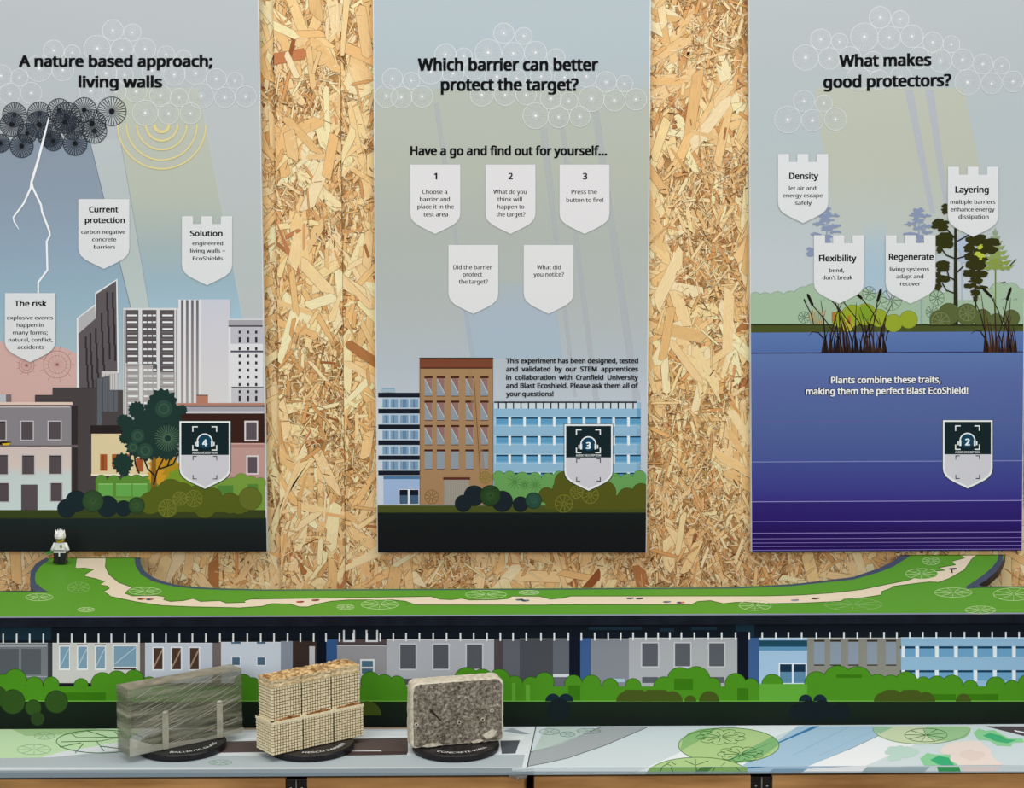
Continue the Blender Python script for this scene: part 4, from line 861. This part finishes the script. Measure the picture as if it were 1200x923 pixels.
twin(ledL, -1, left_print); twin(ledR, 1, right_print)
A = LedArt('z', ZT, ledR, 2.5e-6); A.side = 1; A.lev = 70
for x, y, rx, ry in ((644, 857, 12, 3.4), (665, 860, 9, 3), (690, 856, 14, 3)): A.part('printed_plant_sketch'); A.stroke(A.ell(x, y, rx, ry, 16), .5, '#6f8f86', .8, closed=True); A.spokes(x, y, 1, rx, 6, .4, '#6f8f86', .6, ry=ry/rx)
A.done()

# ------------------------------------------------------------------ wooden cabinets below
yc = YTF + .004; zc = ZT - H
def cx_(px): return onY(px, 915, yc).x
def cabinet(x0, x1, doors, posts, label):
    root = empty('wooden_cabinet', ((x0+x1)/2, yc, 0)); tag(root, label, 'cabinet', 'wooden cabinets under the ledge'); ox = (x0+x1)/2
    box('cabinet_body', (x0-ox, x1-ox, .018, .32, 0.0, zc-.0015), M_WOOD, root)
    box('top_rail', (x0-ox, x1-ox, .003, .018, zc-.0028, zc-.0004), M_NAVY, root)
    for a, b in doors:
        d = box('door', (a-ox, b-ox, 0, .017, .05, zc-.0034), M_WOOD, root, bevel=.0008)
    for a, b in posts:
        pz = zc-.0050
        p = box('corner_bracket', (a-ox, b-ox, .001, .017, pz-.06, pz), M_METAL, root, bevel=.0006)
        m = (a+b)/2-ox
        for s_ in (-1, 1):
            V, Fc = lathe([(.0013, 0), (.0013, .0006), (.0006, .0009)], 10)
            mesh_obj('screw', [(x+m+s_*(b-a)*.27, .0008-z, y+pz-.0095) for x, y, z in V], Fc, M_STEEL, p)
        box('bracket_joint', (m-.0006, m+.0006, -.0006, .002, pz-.06, pz), M_STEEL, p)
    return root
xa = cx_(614.5); xb = cx_(626)
cabinet(xL, xa, [(xL, cx_(334.6)), (cx_(359.6), xa)], [(cx_(335), cx_(359.3))], 'wooden cabinet under the left ledge board, with a dark bracket between its doors')
cabinet(xb, xR, [(xb, cx_(880)), (cx_(905.3), xR)], [(cx_(880.3), cx_(905))], 'wooden cabinet under the right ledge board, with a dark bracket between its doors')
cp = onY(608, 909.5, YTF-.003)
clip = empty('corner_clip', tuple(cp)); tag(clip, 'small grey metal clip at the joint between the two ledge boards', 'clip')
mesh_obj('clip_plate', *prism([(-.010, .002), (-.004, -.001), (.003, -.0025), (.008, -.001), (.009, .004), (.0, .005)], -.0012, .0008), M_STEEL, clip)
mesh_obj('clip_pin', [(x-.001, y, z-.0035) for x, y, z in lathe([(.0012, 0), (.0018, .001), (.0012, .0024)], 10)[0]], lathe([(.0012, 0), (.0018, .001), (.0012, .0024)], 10)[1], M_STEEL, clip)
# ------------------------------------------------------------------ three barrier models on black discs
M_WHITE = noisy('white_lettering_paint', '#e8eaea', '#f4f5f5', 40, .5)
RD, TD = .0462, .0075
def arc_text(name, s, R0, cap, parent, span, a_mid=-90):
    V, Fc = glyphs(s); X = [v[0] for v in V]; mn, mx = min(X), max(X); P_ = []
    for x, y in V:
        u = (x-mn)/(mx-mn)-.5; t = math.radians(a_mid) + u*math.radians(span); r = R0 - y/CAPH*cap
        P_.append((r*math.cos(t), r*math.sin(t), .00012))
    n = len(P_); P_ += [(x+.0002, y, z+.00002) for x, y, z in P_]; Fc = Fc + [tuple(i+n for i in f) for f in Fc]
    return mesh_obj(name, P_, Fc, M_WHITE, parent)
def disc_base(root, text, span):
    V, Fc = lathe([(RD-.002, -TD), (RD-.0005, -TD+.0008), (RD, -TD+.003), (RD, -.0012), (RD-.0010, 0), (RD-.0030, 0), (RD-.0032, -.0002)], 64)
    d = mesh_obj('round_base', V, Fc, M_BLACK, root); arc_text('base_lettering', text, RD-.0085, .0044, d, span)
    for v in d.children: pass
    return d
def place(px, py, yaw, name, label):
    p = onZ(px, py, ZT+TD); return tag(empty(name, tuple(p), yaw), label, 'barrier model')
YAW1 = math.radians(37)

# ---- wrapped clear screen
m1 = place(213.5, 868.5, YAW1, 'wrapped_screen_model', 'clear screen block wrapped in streaky film on a black disc, leftmost model')
disc_base(m1, 'BALLISTIC GLASS', 92)
L1, H1, T1 = .130, .0700, .026
def film_mat():
    m, nt, b = mat('cling_film_wrapped_acrylic', .22, .5); Lk = nt.links.new
    tc = nt.nodes.new('ShaderNodeTexCoord'); mp = nt.nodes.new('ShaderNodeMapping'); mp.inputs['Rotation'].default_value = (0, math.radians(22), 0); mp.inputs['Scale'].default_value = (14, 14, 210)
    n = nt.nodes.new('ShaderNodeTexNoise'); n.inputs['Scale'].default_value = 1; n.inputs['Detail'].default_value = 5
    r = nt.nodes.new('ShaderNodeValToRGB'); e = r.color_ramp.elements; e[0].position = .35; e[0].color = lin('#5d614c'); e[1].position = .7; e[1].color = lin('#aaa994')
    mr = nt.nodes.new('ShaderNodeMapRange'); mr.inputs['From Min'].default_value = .4; mr.inputs['From Max'].default_value = .75; mr.inputs['To Min'].default_value = .34; mr.inputs['To Max'].default_value = .8
    bp = nt.nodes.new('ShaderNodeBump'); bp.inputs['Strength'].default_value = .5; bp.inputs['Distance'].default_value = .001
    Lk(tc.outputs['Object'], mp.inputs[0]); Lk(mp.outputs[0], n.inputs['Vector']); Lk(n.outputs['Fac'], r.inputs[0]); Lk(r.outputs[0], b.inputs['Base Color'])
    Lk(n.outputs['Fac'], mr.inputs[0]); Lk(mr.outputs[0], b.inputs['Alpha']); Lk(n.outputs['Fac'], bp.inputs['Height']); Lk(bp.outputs[0], b.inputs['Normal'])
    return m
M_FILM = film_mat()
M_EDGE = noisy('cloudy_acrylic_edge', '#857f6c', '#a39d88', 70, .35, bump=.2)
M_POST = noisy('frosted_plastic_post', '#a9a793', '#c9c7b4', 90, .4, bump=.3)
box('clear_block', (-L1/2, L1/2, -T1/2, T1/2, .0002, H1), M_FILM, m1, bevel=.0012)
mesh_obj('clear_block_edge', *box_geo(-L1/2+.0005, L1/2-.0005, -T1/2+.0015, T1/2-.0015, H1-.0004, H1+.0006), M_EDGE, m1)
M_POST.node_tree.nodes['Principled BSDF'].inputs['Alpha'].default_value = .72
for x in (-.0255, .0370):
    V, Fc = box_geo(x-.0042, x+.0042, -T1/2-.0022, -T1/2-.0002, .0002, .0395)
    p = box('support_post', (x-.0036, x+.0036, -T1/2-.0026, -T1/2-.0003, .0002, .0375), M_POST, m1, bevel=.001)
    V, Fc = lathe([(.0018, 0), (.0034, .001), (.0034, .0026), (.0015, .004)], 12); mesh_obj('post_cap', [(a+x, b*.45-T1/2-.0014, z+.0372) for a, b, z in V], Fc, M_POST, p)
rd = random.Random(8)
def crease_mat():
    m, nt, b = mat('film_crease', .15, .6); b.inputs['Base Color'].default_value = lin('#dedccb'); b.inputs['Alpha'].default_value = .8; return m
M_CREASE = crease_mat(); M_FLAP = M_CREASE.copy(); M_FLAP.name = 'film_flap'; M_FLAP.node_tree.nodes['Principled BSDF'].inputs['Alpha'].default_value = .4; V, Fc = [], []
for i in range(80):
    x, z = rd.uniform(-L1/2, L1/2), rd.uniform(.001, H1-.003); ln = rd.uniform(.02, .10); s_ = math.tan(math.radians(rd.uniform(7, 12)+14*z/H1)); wd = rd.uniform(.0003, .0011); y = -T1/2-.0006-rd.uniform(0, .0006)
    pts = []
    for k in range(7):
        u = k/6; xx = x+ln*(u-.5); zz = z + s_*ln*(u-.5) + .0012*math.sin(u*3+i) 
        if -L1/2 <= xx <= L1/2 and .0005 < zz < H1-.001: pts.append((xx, zz, wd*math.sin(math.pi*min(max(u, .05), .95))))
    for (a, b, w1), (c, d, w2) in zip(pts, pts[1:]):
        n = len(V); V += [(a, y, b-w1/2), (c, y, d-w2/2), (c, y-.0004, d+w2/2), (a, y-.0004, b+w1/2)]; Fc.append((n, n+1, n+2, n+3))
o = mesh_obj('film_creases', V, Fc, M_CREASE, m1); o['kind'] = 'stuff'
mesh_obj('film_edge', *box_geo(-L1/2-.0012, -L1/2+.0022, -T1/2-.001, T1/2+.001, .0002, H1), M_FILM, m1)
mesh_obj('film_flap', [(-L1/2-.0005, -T1/2-.001, .0002), (L1/2, -T1/2-.001, .0002), (L1/2, -T1/2-.0014, .007), (.02, -T1/2-.0016, .004), (-.04, -T1/2-.0016, .008), (-L1/2-.0005, -T1/2-.0014, .020)], [(0, 1, 2, 3, 4, 5)], M_FLAP, m1)

# ---- gabion model: two rows of three mesh baskets
m2 = place(364, 868.8, YAW1, 'basket_wall_model', 'cream model of stacked mesh baskets on a black disc, in the middle')
disc_base(m2, 'HESCO BARRIER', 88)
M_CREAM = noisy('cream_resin', '#ddcfa6', '#f0e6c6', 400, .6, bump=.2)
M_GAP = noisy('brown_gap', '#5c4526', '#7a5d36', 300, .85)
M_SAND = noisy('rough_sand_fill', '#8a5f30', '#e2c28a', 170, .85, bump=.8, detail=6, lo=.38, hi=.6, dist=.002)
def cells(V, Fc, org, ux, uz, nrm, w_, h_, nx, nz, r_):
    """raised mesh cells on a face: org lower left, ux along, uz up, nrm outwards"""
    o, ux, uz, nrm = Vector(org), Vector(ux), Vector(uz), Vector(nrm); cw, ch = w_/nx, h_/nz
    for i in range(nx):
        for j in range(nz):
            j1, j2, j3, j4 = (rd.uniform(.07, .14)*cw for _ in range(4)); lift = r_*rd.uniform(.7, 1.2)
            x0, x1, z0, z1 = i*cw+j1, (i+1)*cw-j2, j*ch+j3*ch/cw, (j+1)*ch-j4*ch/cw
            n = len(V); q = [(x0, z0), (x1, z0), (x1, z1), (x0, z1)]; mx_, mz_ = (x0+x1)/2, (z0+z1)/2
            V += [tuple(o+ux*a+uz*b) for a, b in q] + [tuple(o+ux*(mx_+(a-mx_)*.8)+uz*(mz_+(b-mz_)*.8)+nrm*lift) for a, b in q]
            Fc += [(n+4, n+5, n+6, n+7), (n, n+1, n+5, n+4), (n+1, n+2, n+6, n+5), (n+2, n+3, n+7, n+6), (n+3, n, n+4, n+7)]
BW, G2 = .0372, .0009
HT = .0345
for tier, (z0, hh, dep, wsc) in enumerate(((.0002, HT, .034, 1.0), (HT+.0004, .0425, .0285, .965))):
    for c in range(3):
        x0 = -1.5*BW*wsc + c*BW*wsc + G2/2; x1 = x0+BW*wsc-G2; y0, y1 = -dep/2, dep/2
        if tier: y0 += .0007
        bk = box('basket', (x0+.0006, x1-.0006, y0+.0006, y1-.0006, z0, z0+hh), M_GAP, m2)
        V, Fc = [], []; sk = .0 if not tier else .0
        hc = hh-.0025 if not tier else hh-.008
        cells(V, Fc, (x0, y0+.0006, z0), (1, 0, 0), (0, 0, 1), (0, -1, 0), x1-x0, hc, 11, 11 if not tier else 11, .0008)
        cells(V, Fc, (x1, y1-.0006, z0), (-1, 0, 0), (0, 0, 1), (0, 1, 0), x1-x0, hc, 11, 11, .0008)
        if c == 0: cells(V, Fc, (x0+.0006, y1, z0), (0, -1, 0), (0, 0, 1), (-1, 0, 0), y1-y0, hc, 8, 11, .0008)
        if c == 2: cells(V, Fc, (x1-.0006, y0, z0), (0, 1, 0), (0, 0, 1), (1, 0, 0), y1-y0, hc, 8, 11, .0008)
        cm = mesh_obj('mesh_cells', V, Fc, M_CREAM, bk); cm['kind'] = 'stuff'
        if tier == 0:   # smooth rim and the sand that shows on it
            V, Fc = box_geo(x0-.0003, x1+.0003, y0-.0004, y0+.0045, z0+hh-.0026, z0+hh+.0004); box_geo(x0-.0003, x1+.0003, y1-.0045, y1+.0004, z0+hh-.0026, z0+hh+.0004, V, Fc)
            if c == 0: box_geo(x0-.0004, x0+.004, y0, y1, z0+hh-.0026, z0+hh+.0004, V, Fc)
            if c == 2: box_geo(x1-.004, x1+.0004, y0, y1, z0+hh-.0026, z0+hh+.0004, V, Fc)
            mesh_obj('basket_rim', V, Fc, M_CREAM, bk)
            V, Fc = [], []; n_ = 12
            for i in range(n_+1):
                u = i/n_; x = x0+.005+(x1-x0-.008)*u; hgt = (.0006+.0028*abs(noise.noise(Vector((x*220, c*5, 1)))) + .0018*u)*math.sin(math.pi*min(max(u, .08), .92))**.5
                V += [(x, y0+.0006, z0+hh+.0003), (x, y0+.0010, z0+hh+.0003+hgt), (x, y0+.0045, z0+hh+.0003+hgt)]
            for i in range(n_):
                a = i*3; Fc += [(a, a+3, a+4, a+1), (a+1, a+4, a+5, a+2)]
            mesh_obj('sand_spill', V, Fc, M_GAP if False else noisy('brown_sand', '#6b4522', '#a47440', 260, .9, bump=.5), bk)
        else:           # crumpled liner collar and heaped fill
            V, Fc = [], []; n_ = 16; zz = z0+hc
            loop = [(x0+(x1-x0)*i/n_, y0) for i in range(n_)] + [(x1, y0+(y1-y0)*i/n_) for i in range(n_)] + [(x1-(x1-x0)*i/n_, y1) for i in range(n_)] + [(x0, y1-(y1-y0)*i/n_) for i in range(n_)]
            rings = 5
            for k in range(rings):
                for x, y in loop:
                    w_ = .0008*noise.noise(Vector((x*260, y*260, k*2.3+c))) + .0004*math.sin(k*2.2)
                    cxm, cym = (x0+x1)/2, (y0+y1)/2; d = Vector((x-cxm, y-cym)).normalized()
                    V.append((x+d.x*w_, y+d.y*w_, zz+.0085*k/(rings-1)+.0009*noise.noise(Vector((x*180, y*180, 9)))*(k/(rings-1))))
            m_ = len(loop)
            for k in range(rings-1):
                for i in range(m_):
                    j = (i+1) % m_; Fc.append((k*m_+i, k*m_+j, (k+1)*m_+j, (k+1)*m_+i))
            mesh_obj('liner_collar', V, Fc, noisy('pale_liner', '#b79a68', '#ead9b2', 260, .75, stretch=(1, 1, 3), bump=.6), bk)
            V, Fc = [], []; nx, ny = 22, 16
            for j in range(ny+1):
                for i in range(nx+1):
                    u, v = i/nx, j/ny; x, y = x0+(x1-x0)*u, y0+(y1-y0)*v; e = min(u, 1-u, v, 1-v)
                    V.append((x, y, zz+.0080+min(e*12, 1)*(.0012+.0026*noise.noise(Vector((x*150, y*150, 4))) + .0014*noise.noise(Vector((x*420, y*420, 2))))))
            for j in range(ny):
                for i in range(nx): a = j*(nx+1)+i; Fc.append((a, a+1, a+nx+2, a+nx+1))
            mesh_obj('sand_fill', V, Fc, M_SAND, bk, smooth=True)

# ---- concrete slab
YAW3 = math.radians(15)
m3 = place(534, 869.0, YAW3, 'concrete_slab_model', 'rough grey concrete slab with rounded corners on a black disc, rightmost model')
disc_base(m3, 'CONCRETE WALL', 92)
def concrete_mat():
    m, nt, b = mat('rough_cast_concrete', .85, .2); Lk = nt.links.new
    tc = nt.nodes.new('ShaderNodeTexCoord'); n = nt.nodes.new('ShaderNodeTexNoise'); n.inputs['Scale'].default_value = 330; n.inputs['Detail'].default_value = 6; n.inputs['Roughness'].default_value = .7
    n2 = nt.nodes.new('ShaderNodeTexNoise'); n2.inputs['Scale'].default_value = 45; n2.inputs['Detail'].default_value = 3
    r = nt.nodes.new('ShaderNodeValToRGB'); e = r.color_ramp.elements; e[0].position = .36; e[0].color = lin('#4b433a'); e[1].position = .66; e[1].color = lin('#b9b0a0'); q = r.color_ramp.elements.new(.5); q.color = lin('#837a6c')
    mx = nt.nodes.new('ShaderNodeMix'); mx.data_type = 'RGBA'; mx.blend_type = 'MULTIPLY'; mx.inputs['Factor'].default_value = .55
    r2 = nt.nodes.new('ShaderNodeValToRGB'); r2.color_ramp.elements[0].position = .35; r2.color_ramp.elements[0].color = (.55, .52, .48, 1); r2.color_ramp.elements[1].position = .6
    bp = nt.nodes.new('ShaderNodeBump'); bp.inputs['Strength'].default_value = .9; bp.inputs['Distance'].default_value = .0012
    for k in (n, n2): Lk(tc.outputs['Object'], k.inputs['Vector'])
    Lk(n.outputs['Fac'], r.inputs[0]); Lk(n2.outputs['Fac'], r2.inputs[0]); Lk(r.outputs[0], mx.inputs[6]); Lk(r2.outputs[0], mx.inputs[7]); Lk(mx.outputs[2], b.inputs['Base Color'])
    Lk(n.outputs['Fac'], bp.inputs['Height']); Lk(bp.outputs[0], b.inputs['Normal'])
    return m
M_CONC = concrete_mat(); M_CHIP = noisy('smooth_cement_skin', '#b5ac97', '#d8d0bc', 220, .75, bump=.3, lo=.3, hi=.6)
L3, H3, T3, RC = .1005, .0695, .021, .0085
def rr(wd, h, r_, n=7):
    P_ = []
    for cx, cz, a in ((wd/2-r_, h-r_, 0), (-wd/2+r_, h-r_, 90), (-wd/2+r_*.5, r_*.5, 180), (wd/2-r_*.5, r_*.5, 270)):
        q = r_ if a < 180 else r_*.5
        for i in range(n): t = math.radians(a+90*i/(n-1)); P_.append((cx+q*math.cos(t), cz+q*math.sin(t)))
    return P_
ol = []
base_ol = rr(L3, H3, RC)
for i in range(len(base_ol)):
    p, q = base_ol[i], base_ol[(i+1) % len(base_ol)]; d = math.hypot(q[0]-p[0], q[1]-p[1]); k = max(1, int(d/.003))
    for j in range(k): ol.append((p[0]+(q[0]-p[0])*j/k, p[1]+(q[1]-p[1])*j/k))
def inset(p, f): cx, cz = 0, H3/2; return (cx+(p[0]-cx)*(1-f), cz+(p[1]-cz)*(1-f))
V, Fc = [], []; n_ = len(ol)
def jit(x, z, k, a=.0007): return a*noise.noise(Vector((x*190, z*190, k)))
for k, (y, f) in enumerate(((-T3/2, .05), (-T3/2+.0009, .015), (-T3/2+.003, 0), (0, 0), (T3/2-.002, 0), (T3/2, .03))):
    for p in ol:
        x, z = inset(p, f); V.append((x+jit(x, z, k), y+jit(x, z, k+7, .0004), max(z+jit(x, z, k+3, .0006), .0002)))
for k in range(5):
    for i in range(n_):
        j = (i+1) % n_; Fc.append((k*n_+i, k*n_+j, (k+1)*n_+j, (k+1)*n_+i))
Fc.append(tuple(5*n_+i for i in range(n_)))
mesh_obj('slab_body', V, Fc, M_CHIP, m3)
# rough front: concentric rings with pits
V, Fc = [], []; rings = 26
for k in range(rings+1):
    f = .045 + .955*k/rings
    for p in ol:
        x, z = inset(p, min(f, .999)); big = noise.noise(Vector((x*70, z*70, 5))); fine = noise.noise(Vector((x*330, z*330, 8)))
        V.append((x, -T3/2+.0002+.0011*fine+.0009*big if k else -T3/2+.0004, max(z, .0003)))
for k in range(rings):
    for i in range(n_): j = (i+1) % n_; Fc.append((k*n_+i, (k+1)*n_+i, (k+1)*n_+j, k*n_+j))
mesh_obj('rough_face', V, Fc, M_CONC, m3)
def flat_chip(name, P_, t_=.0016, m_=M_CHIP):
    V = [(x, -T3/2-.0003, z) for x, z in P_] + [(x*.96+.04*P_[0][0], -T3/2-t_, z*.96+.04*P_[0][1]) for x, z in P_]; n = len(P_)
    mesh_obj(name, V, [tuple(range(n-1, -1, -1)), tuple(range(n, 2*n))] + [(i, (i+1) % n, n+(i+1) % n, n+i) for i in range(n)], m_, m3)
flat_chip('stone_chip', [(.026, .0085), (.0375, .014), (.0425, .0115), (.040, .006), (.031, .004)])
flat_chip('stone_chip', [(-.0385, .0022), (-.030, .0045), (-.0215, .004), (-.0165, .0022), (-.024, .0008), (-.034, .0008)])
flat_chip('stone_chip', [(.014, .0025), (.0215, .0042), (.0275, .0030), (.023, .0010), (.016, .0008)])
M_HOLE = noisy('dark_pit', '#1b1612', '#322a22', 300, .9)
crack = [(-.031, .0415), (-.028, .040), (-.022, .033), (-.0175, .0275), (-.0185, .0272), (-.0235, .032), (-.030, .0385)]
V = [(x, -T3/2-.0016, z) for x, z in crack]; mesh_obj('crack', V, [tuple(range(len(V)))], M_HOLE, m3)
for x, z in ((-.045, .026), (.0365, .0345), (.0265, .0255), (.001, .0245)):
    V, Fc = lathe([(.0022, 0), (.0020, .0008), (.0012, .0008), (.0010, .0002)], 12); mesh_obj('air_hole_rim', [(a+x, -T3/2-.0010-c, b+z) for a, b, c in V], Fc, M_CHIP, m3)
    V, Fc = lathe([(.0011, 0), (.0009, .0004)], 10); mesh_obj('air_hole', [(a+x, -T3/2-.0017-c, b+z) for a, b, c in V], Fc, M_HOLE, m3)

# ------------------------------------------------------------------ little toy figure on the shelf
fp = onZ(71.3, 661.0, ZS); fig = empty('toy_figure', (fp.x, fp.y, ZS+.0022), math.radians(-6))
tag(fig, 'tiny toy figure with spiky white hair, white top and black legs on the green shelf', 'toy')
def plain(name, c, rough=.3): return noisy(name, mixh(c, '#000000', .06), c, 60, rough, spec=.5)
TW, TB, TY, TG, TBr = plain('white_toy_plastic', '#e8e8e4'), plain('black_toy_plastic', '#141418'), plain('yellow_toy_plastic', '#d8b634'), plain('green_toy_plastic', '#3f8a34'), plain('brown_toy_plastic', '#3a2018')
for s_ in (-1, 1):
    lg = mesh_obj('leg', *box_geo(s_*.0041-.0038, s_*.0041+.0038, -.0035, .0035, 0, .0108), TB, fig); mesh_obj('foot', *box_geo(s_*.0041-.0038, s_*.0041+.0038, -.0058, .0035, 0, .0034), TB, lg)
mesh_obj('hips', *box_geo(-.0079, .0079, -.0036, .0036, .0108, .0134), TB, fig)
V = [(-.0078, -.0038, .0134), (.0078, -.0038, .0134), (.0078, .0038, .0134), (-.0078, .0038, .0134), (-.0054, -.0034, .0262), (.0054, -.0034, .0262), (.0054, .0034, .0262), (-.0054, .0034, .0262)]
to = mesh_obj('torso', V, box_geo(0, 1, 0, 1, 0, 1)[1], TW, fig)
mesh_obj('belt', *box_geo(-.0070, .0070, -.0042, -.0034, .0160, .0170), TB, to); mesh_obj('shirt_tail', *box_geo(-.0008, .0008, -.0046, -.0034, .0088, .0134), TW, to)
mesh_obj('chest_print', *box_geo(.0008, .0036, -.0039, -.0030, .0200, .0236), plain('pale_print', '#8a8a62'), to)
def limb(name, a, b, r0, r1, m_, par):
    a, b = Vector(a), Vector(b); d = (b-a).normalized(); q = d.to_track_quat('Z', 'X'); V, Fc = lathe([(r0*.6, -r0*.4), (r0, 0), (r1, (b-a).length), (r1*.6, (b-a).length+r1*.4)], 12)
    return mesh_obj(name, [a + q @ Vector(v) for v in V], Fc, m_, par, smooth=True)
for s_ in (-1, 1):
    ar = limb('arm', (s_*.0066, 0, .0246), (s_*.0104, -.0012, .0165), .0026, .0022, TW, fig)
    limb('hand', (s_*.0105, -.0016, .0160), (s_*.0110, -.0042, .0140), .0018, .0016, TG if s_ < 0 else TBr, ar)
V, Fc = box_geo(-.0165, -.0095, -.0064, -.0040, .0112, .0150); mesh_obj('held_green_piece', [(x, y, z+(.0012 if x > -.01 else 0)) for x, y, z in V], Fc, TG, fig)
V, Fc = lathe([(.0030, .0262), (.0034, .0272), (.0050, .0280), (.0054, .0300), (.0054, .0345), (.0048, .0362), (.0026, .0366)], 20)
hd = mesh_obj('head', V, Fc, TY, fig, smooth=True)
V, Fc = [], []
n_ = 20
for k, (r_, z) in enumerate(((.0060, .0318), (.0066, .0345), (.0060, .0378), (.0040, .0396), (.0008, .0402))):
    for i in range(n_):
        t = 2*math.pi*i/n_; sp = 1+.10*((i % 3) == 0); V.append((r_*sp*math.cos(t), r_*sp*math.sin(t)+.0004, z + (.0014 if (i % 3 == 0 and k >= 2 and k < 4) else 0)))
for k in range(4):
    for i in range(n_): j = (i+1) % n_; Fc.append((k*n_+i, k*n_+j, (k+1)*n_+j, (k+1)*n_+i))
Fc.append(tuple(4*n_+i for i in range(n_))); Fc.append(tuple(range(n_-1, -1, -1))); mesh_obj('hair', V, Fc, TW, hd)
for x in (-.0052, -.0026, 0, .0026, .0052):
    V, Fc = lathe([(.0016, 0), (.0013, .0020), (.0003, .0046)], 8); mesh_obj('hair_spike', [(a+x*(1+c*20), b, c+.0382+.0012*(1-abs(x)/.0052)) for a, b, c in V], Fc, TW, hd)
V, Fc = [], []
for i in range(9):
    t = math.radians(-90-46+92*i/8); V += [(.0056*math.cos(t), .0056*math.sin(t), .0292+.0004*abs(i-4)/4), (.0056*math.cos(t), .0056*math.sin(t), .0312+.0008*abs(i-4)/4)]
for i in range(8): Fc.append((2*i, 2*i+2, 2*i+3, 2*i+1))
mesh_obj('dark_smile', V, Fc, TB, hd)
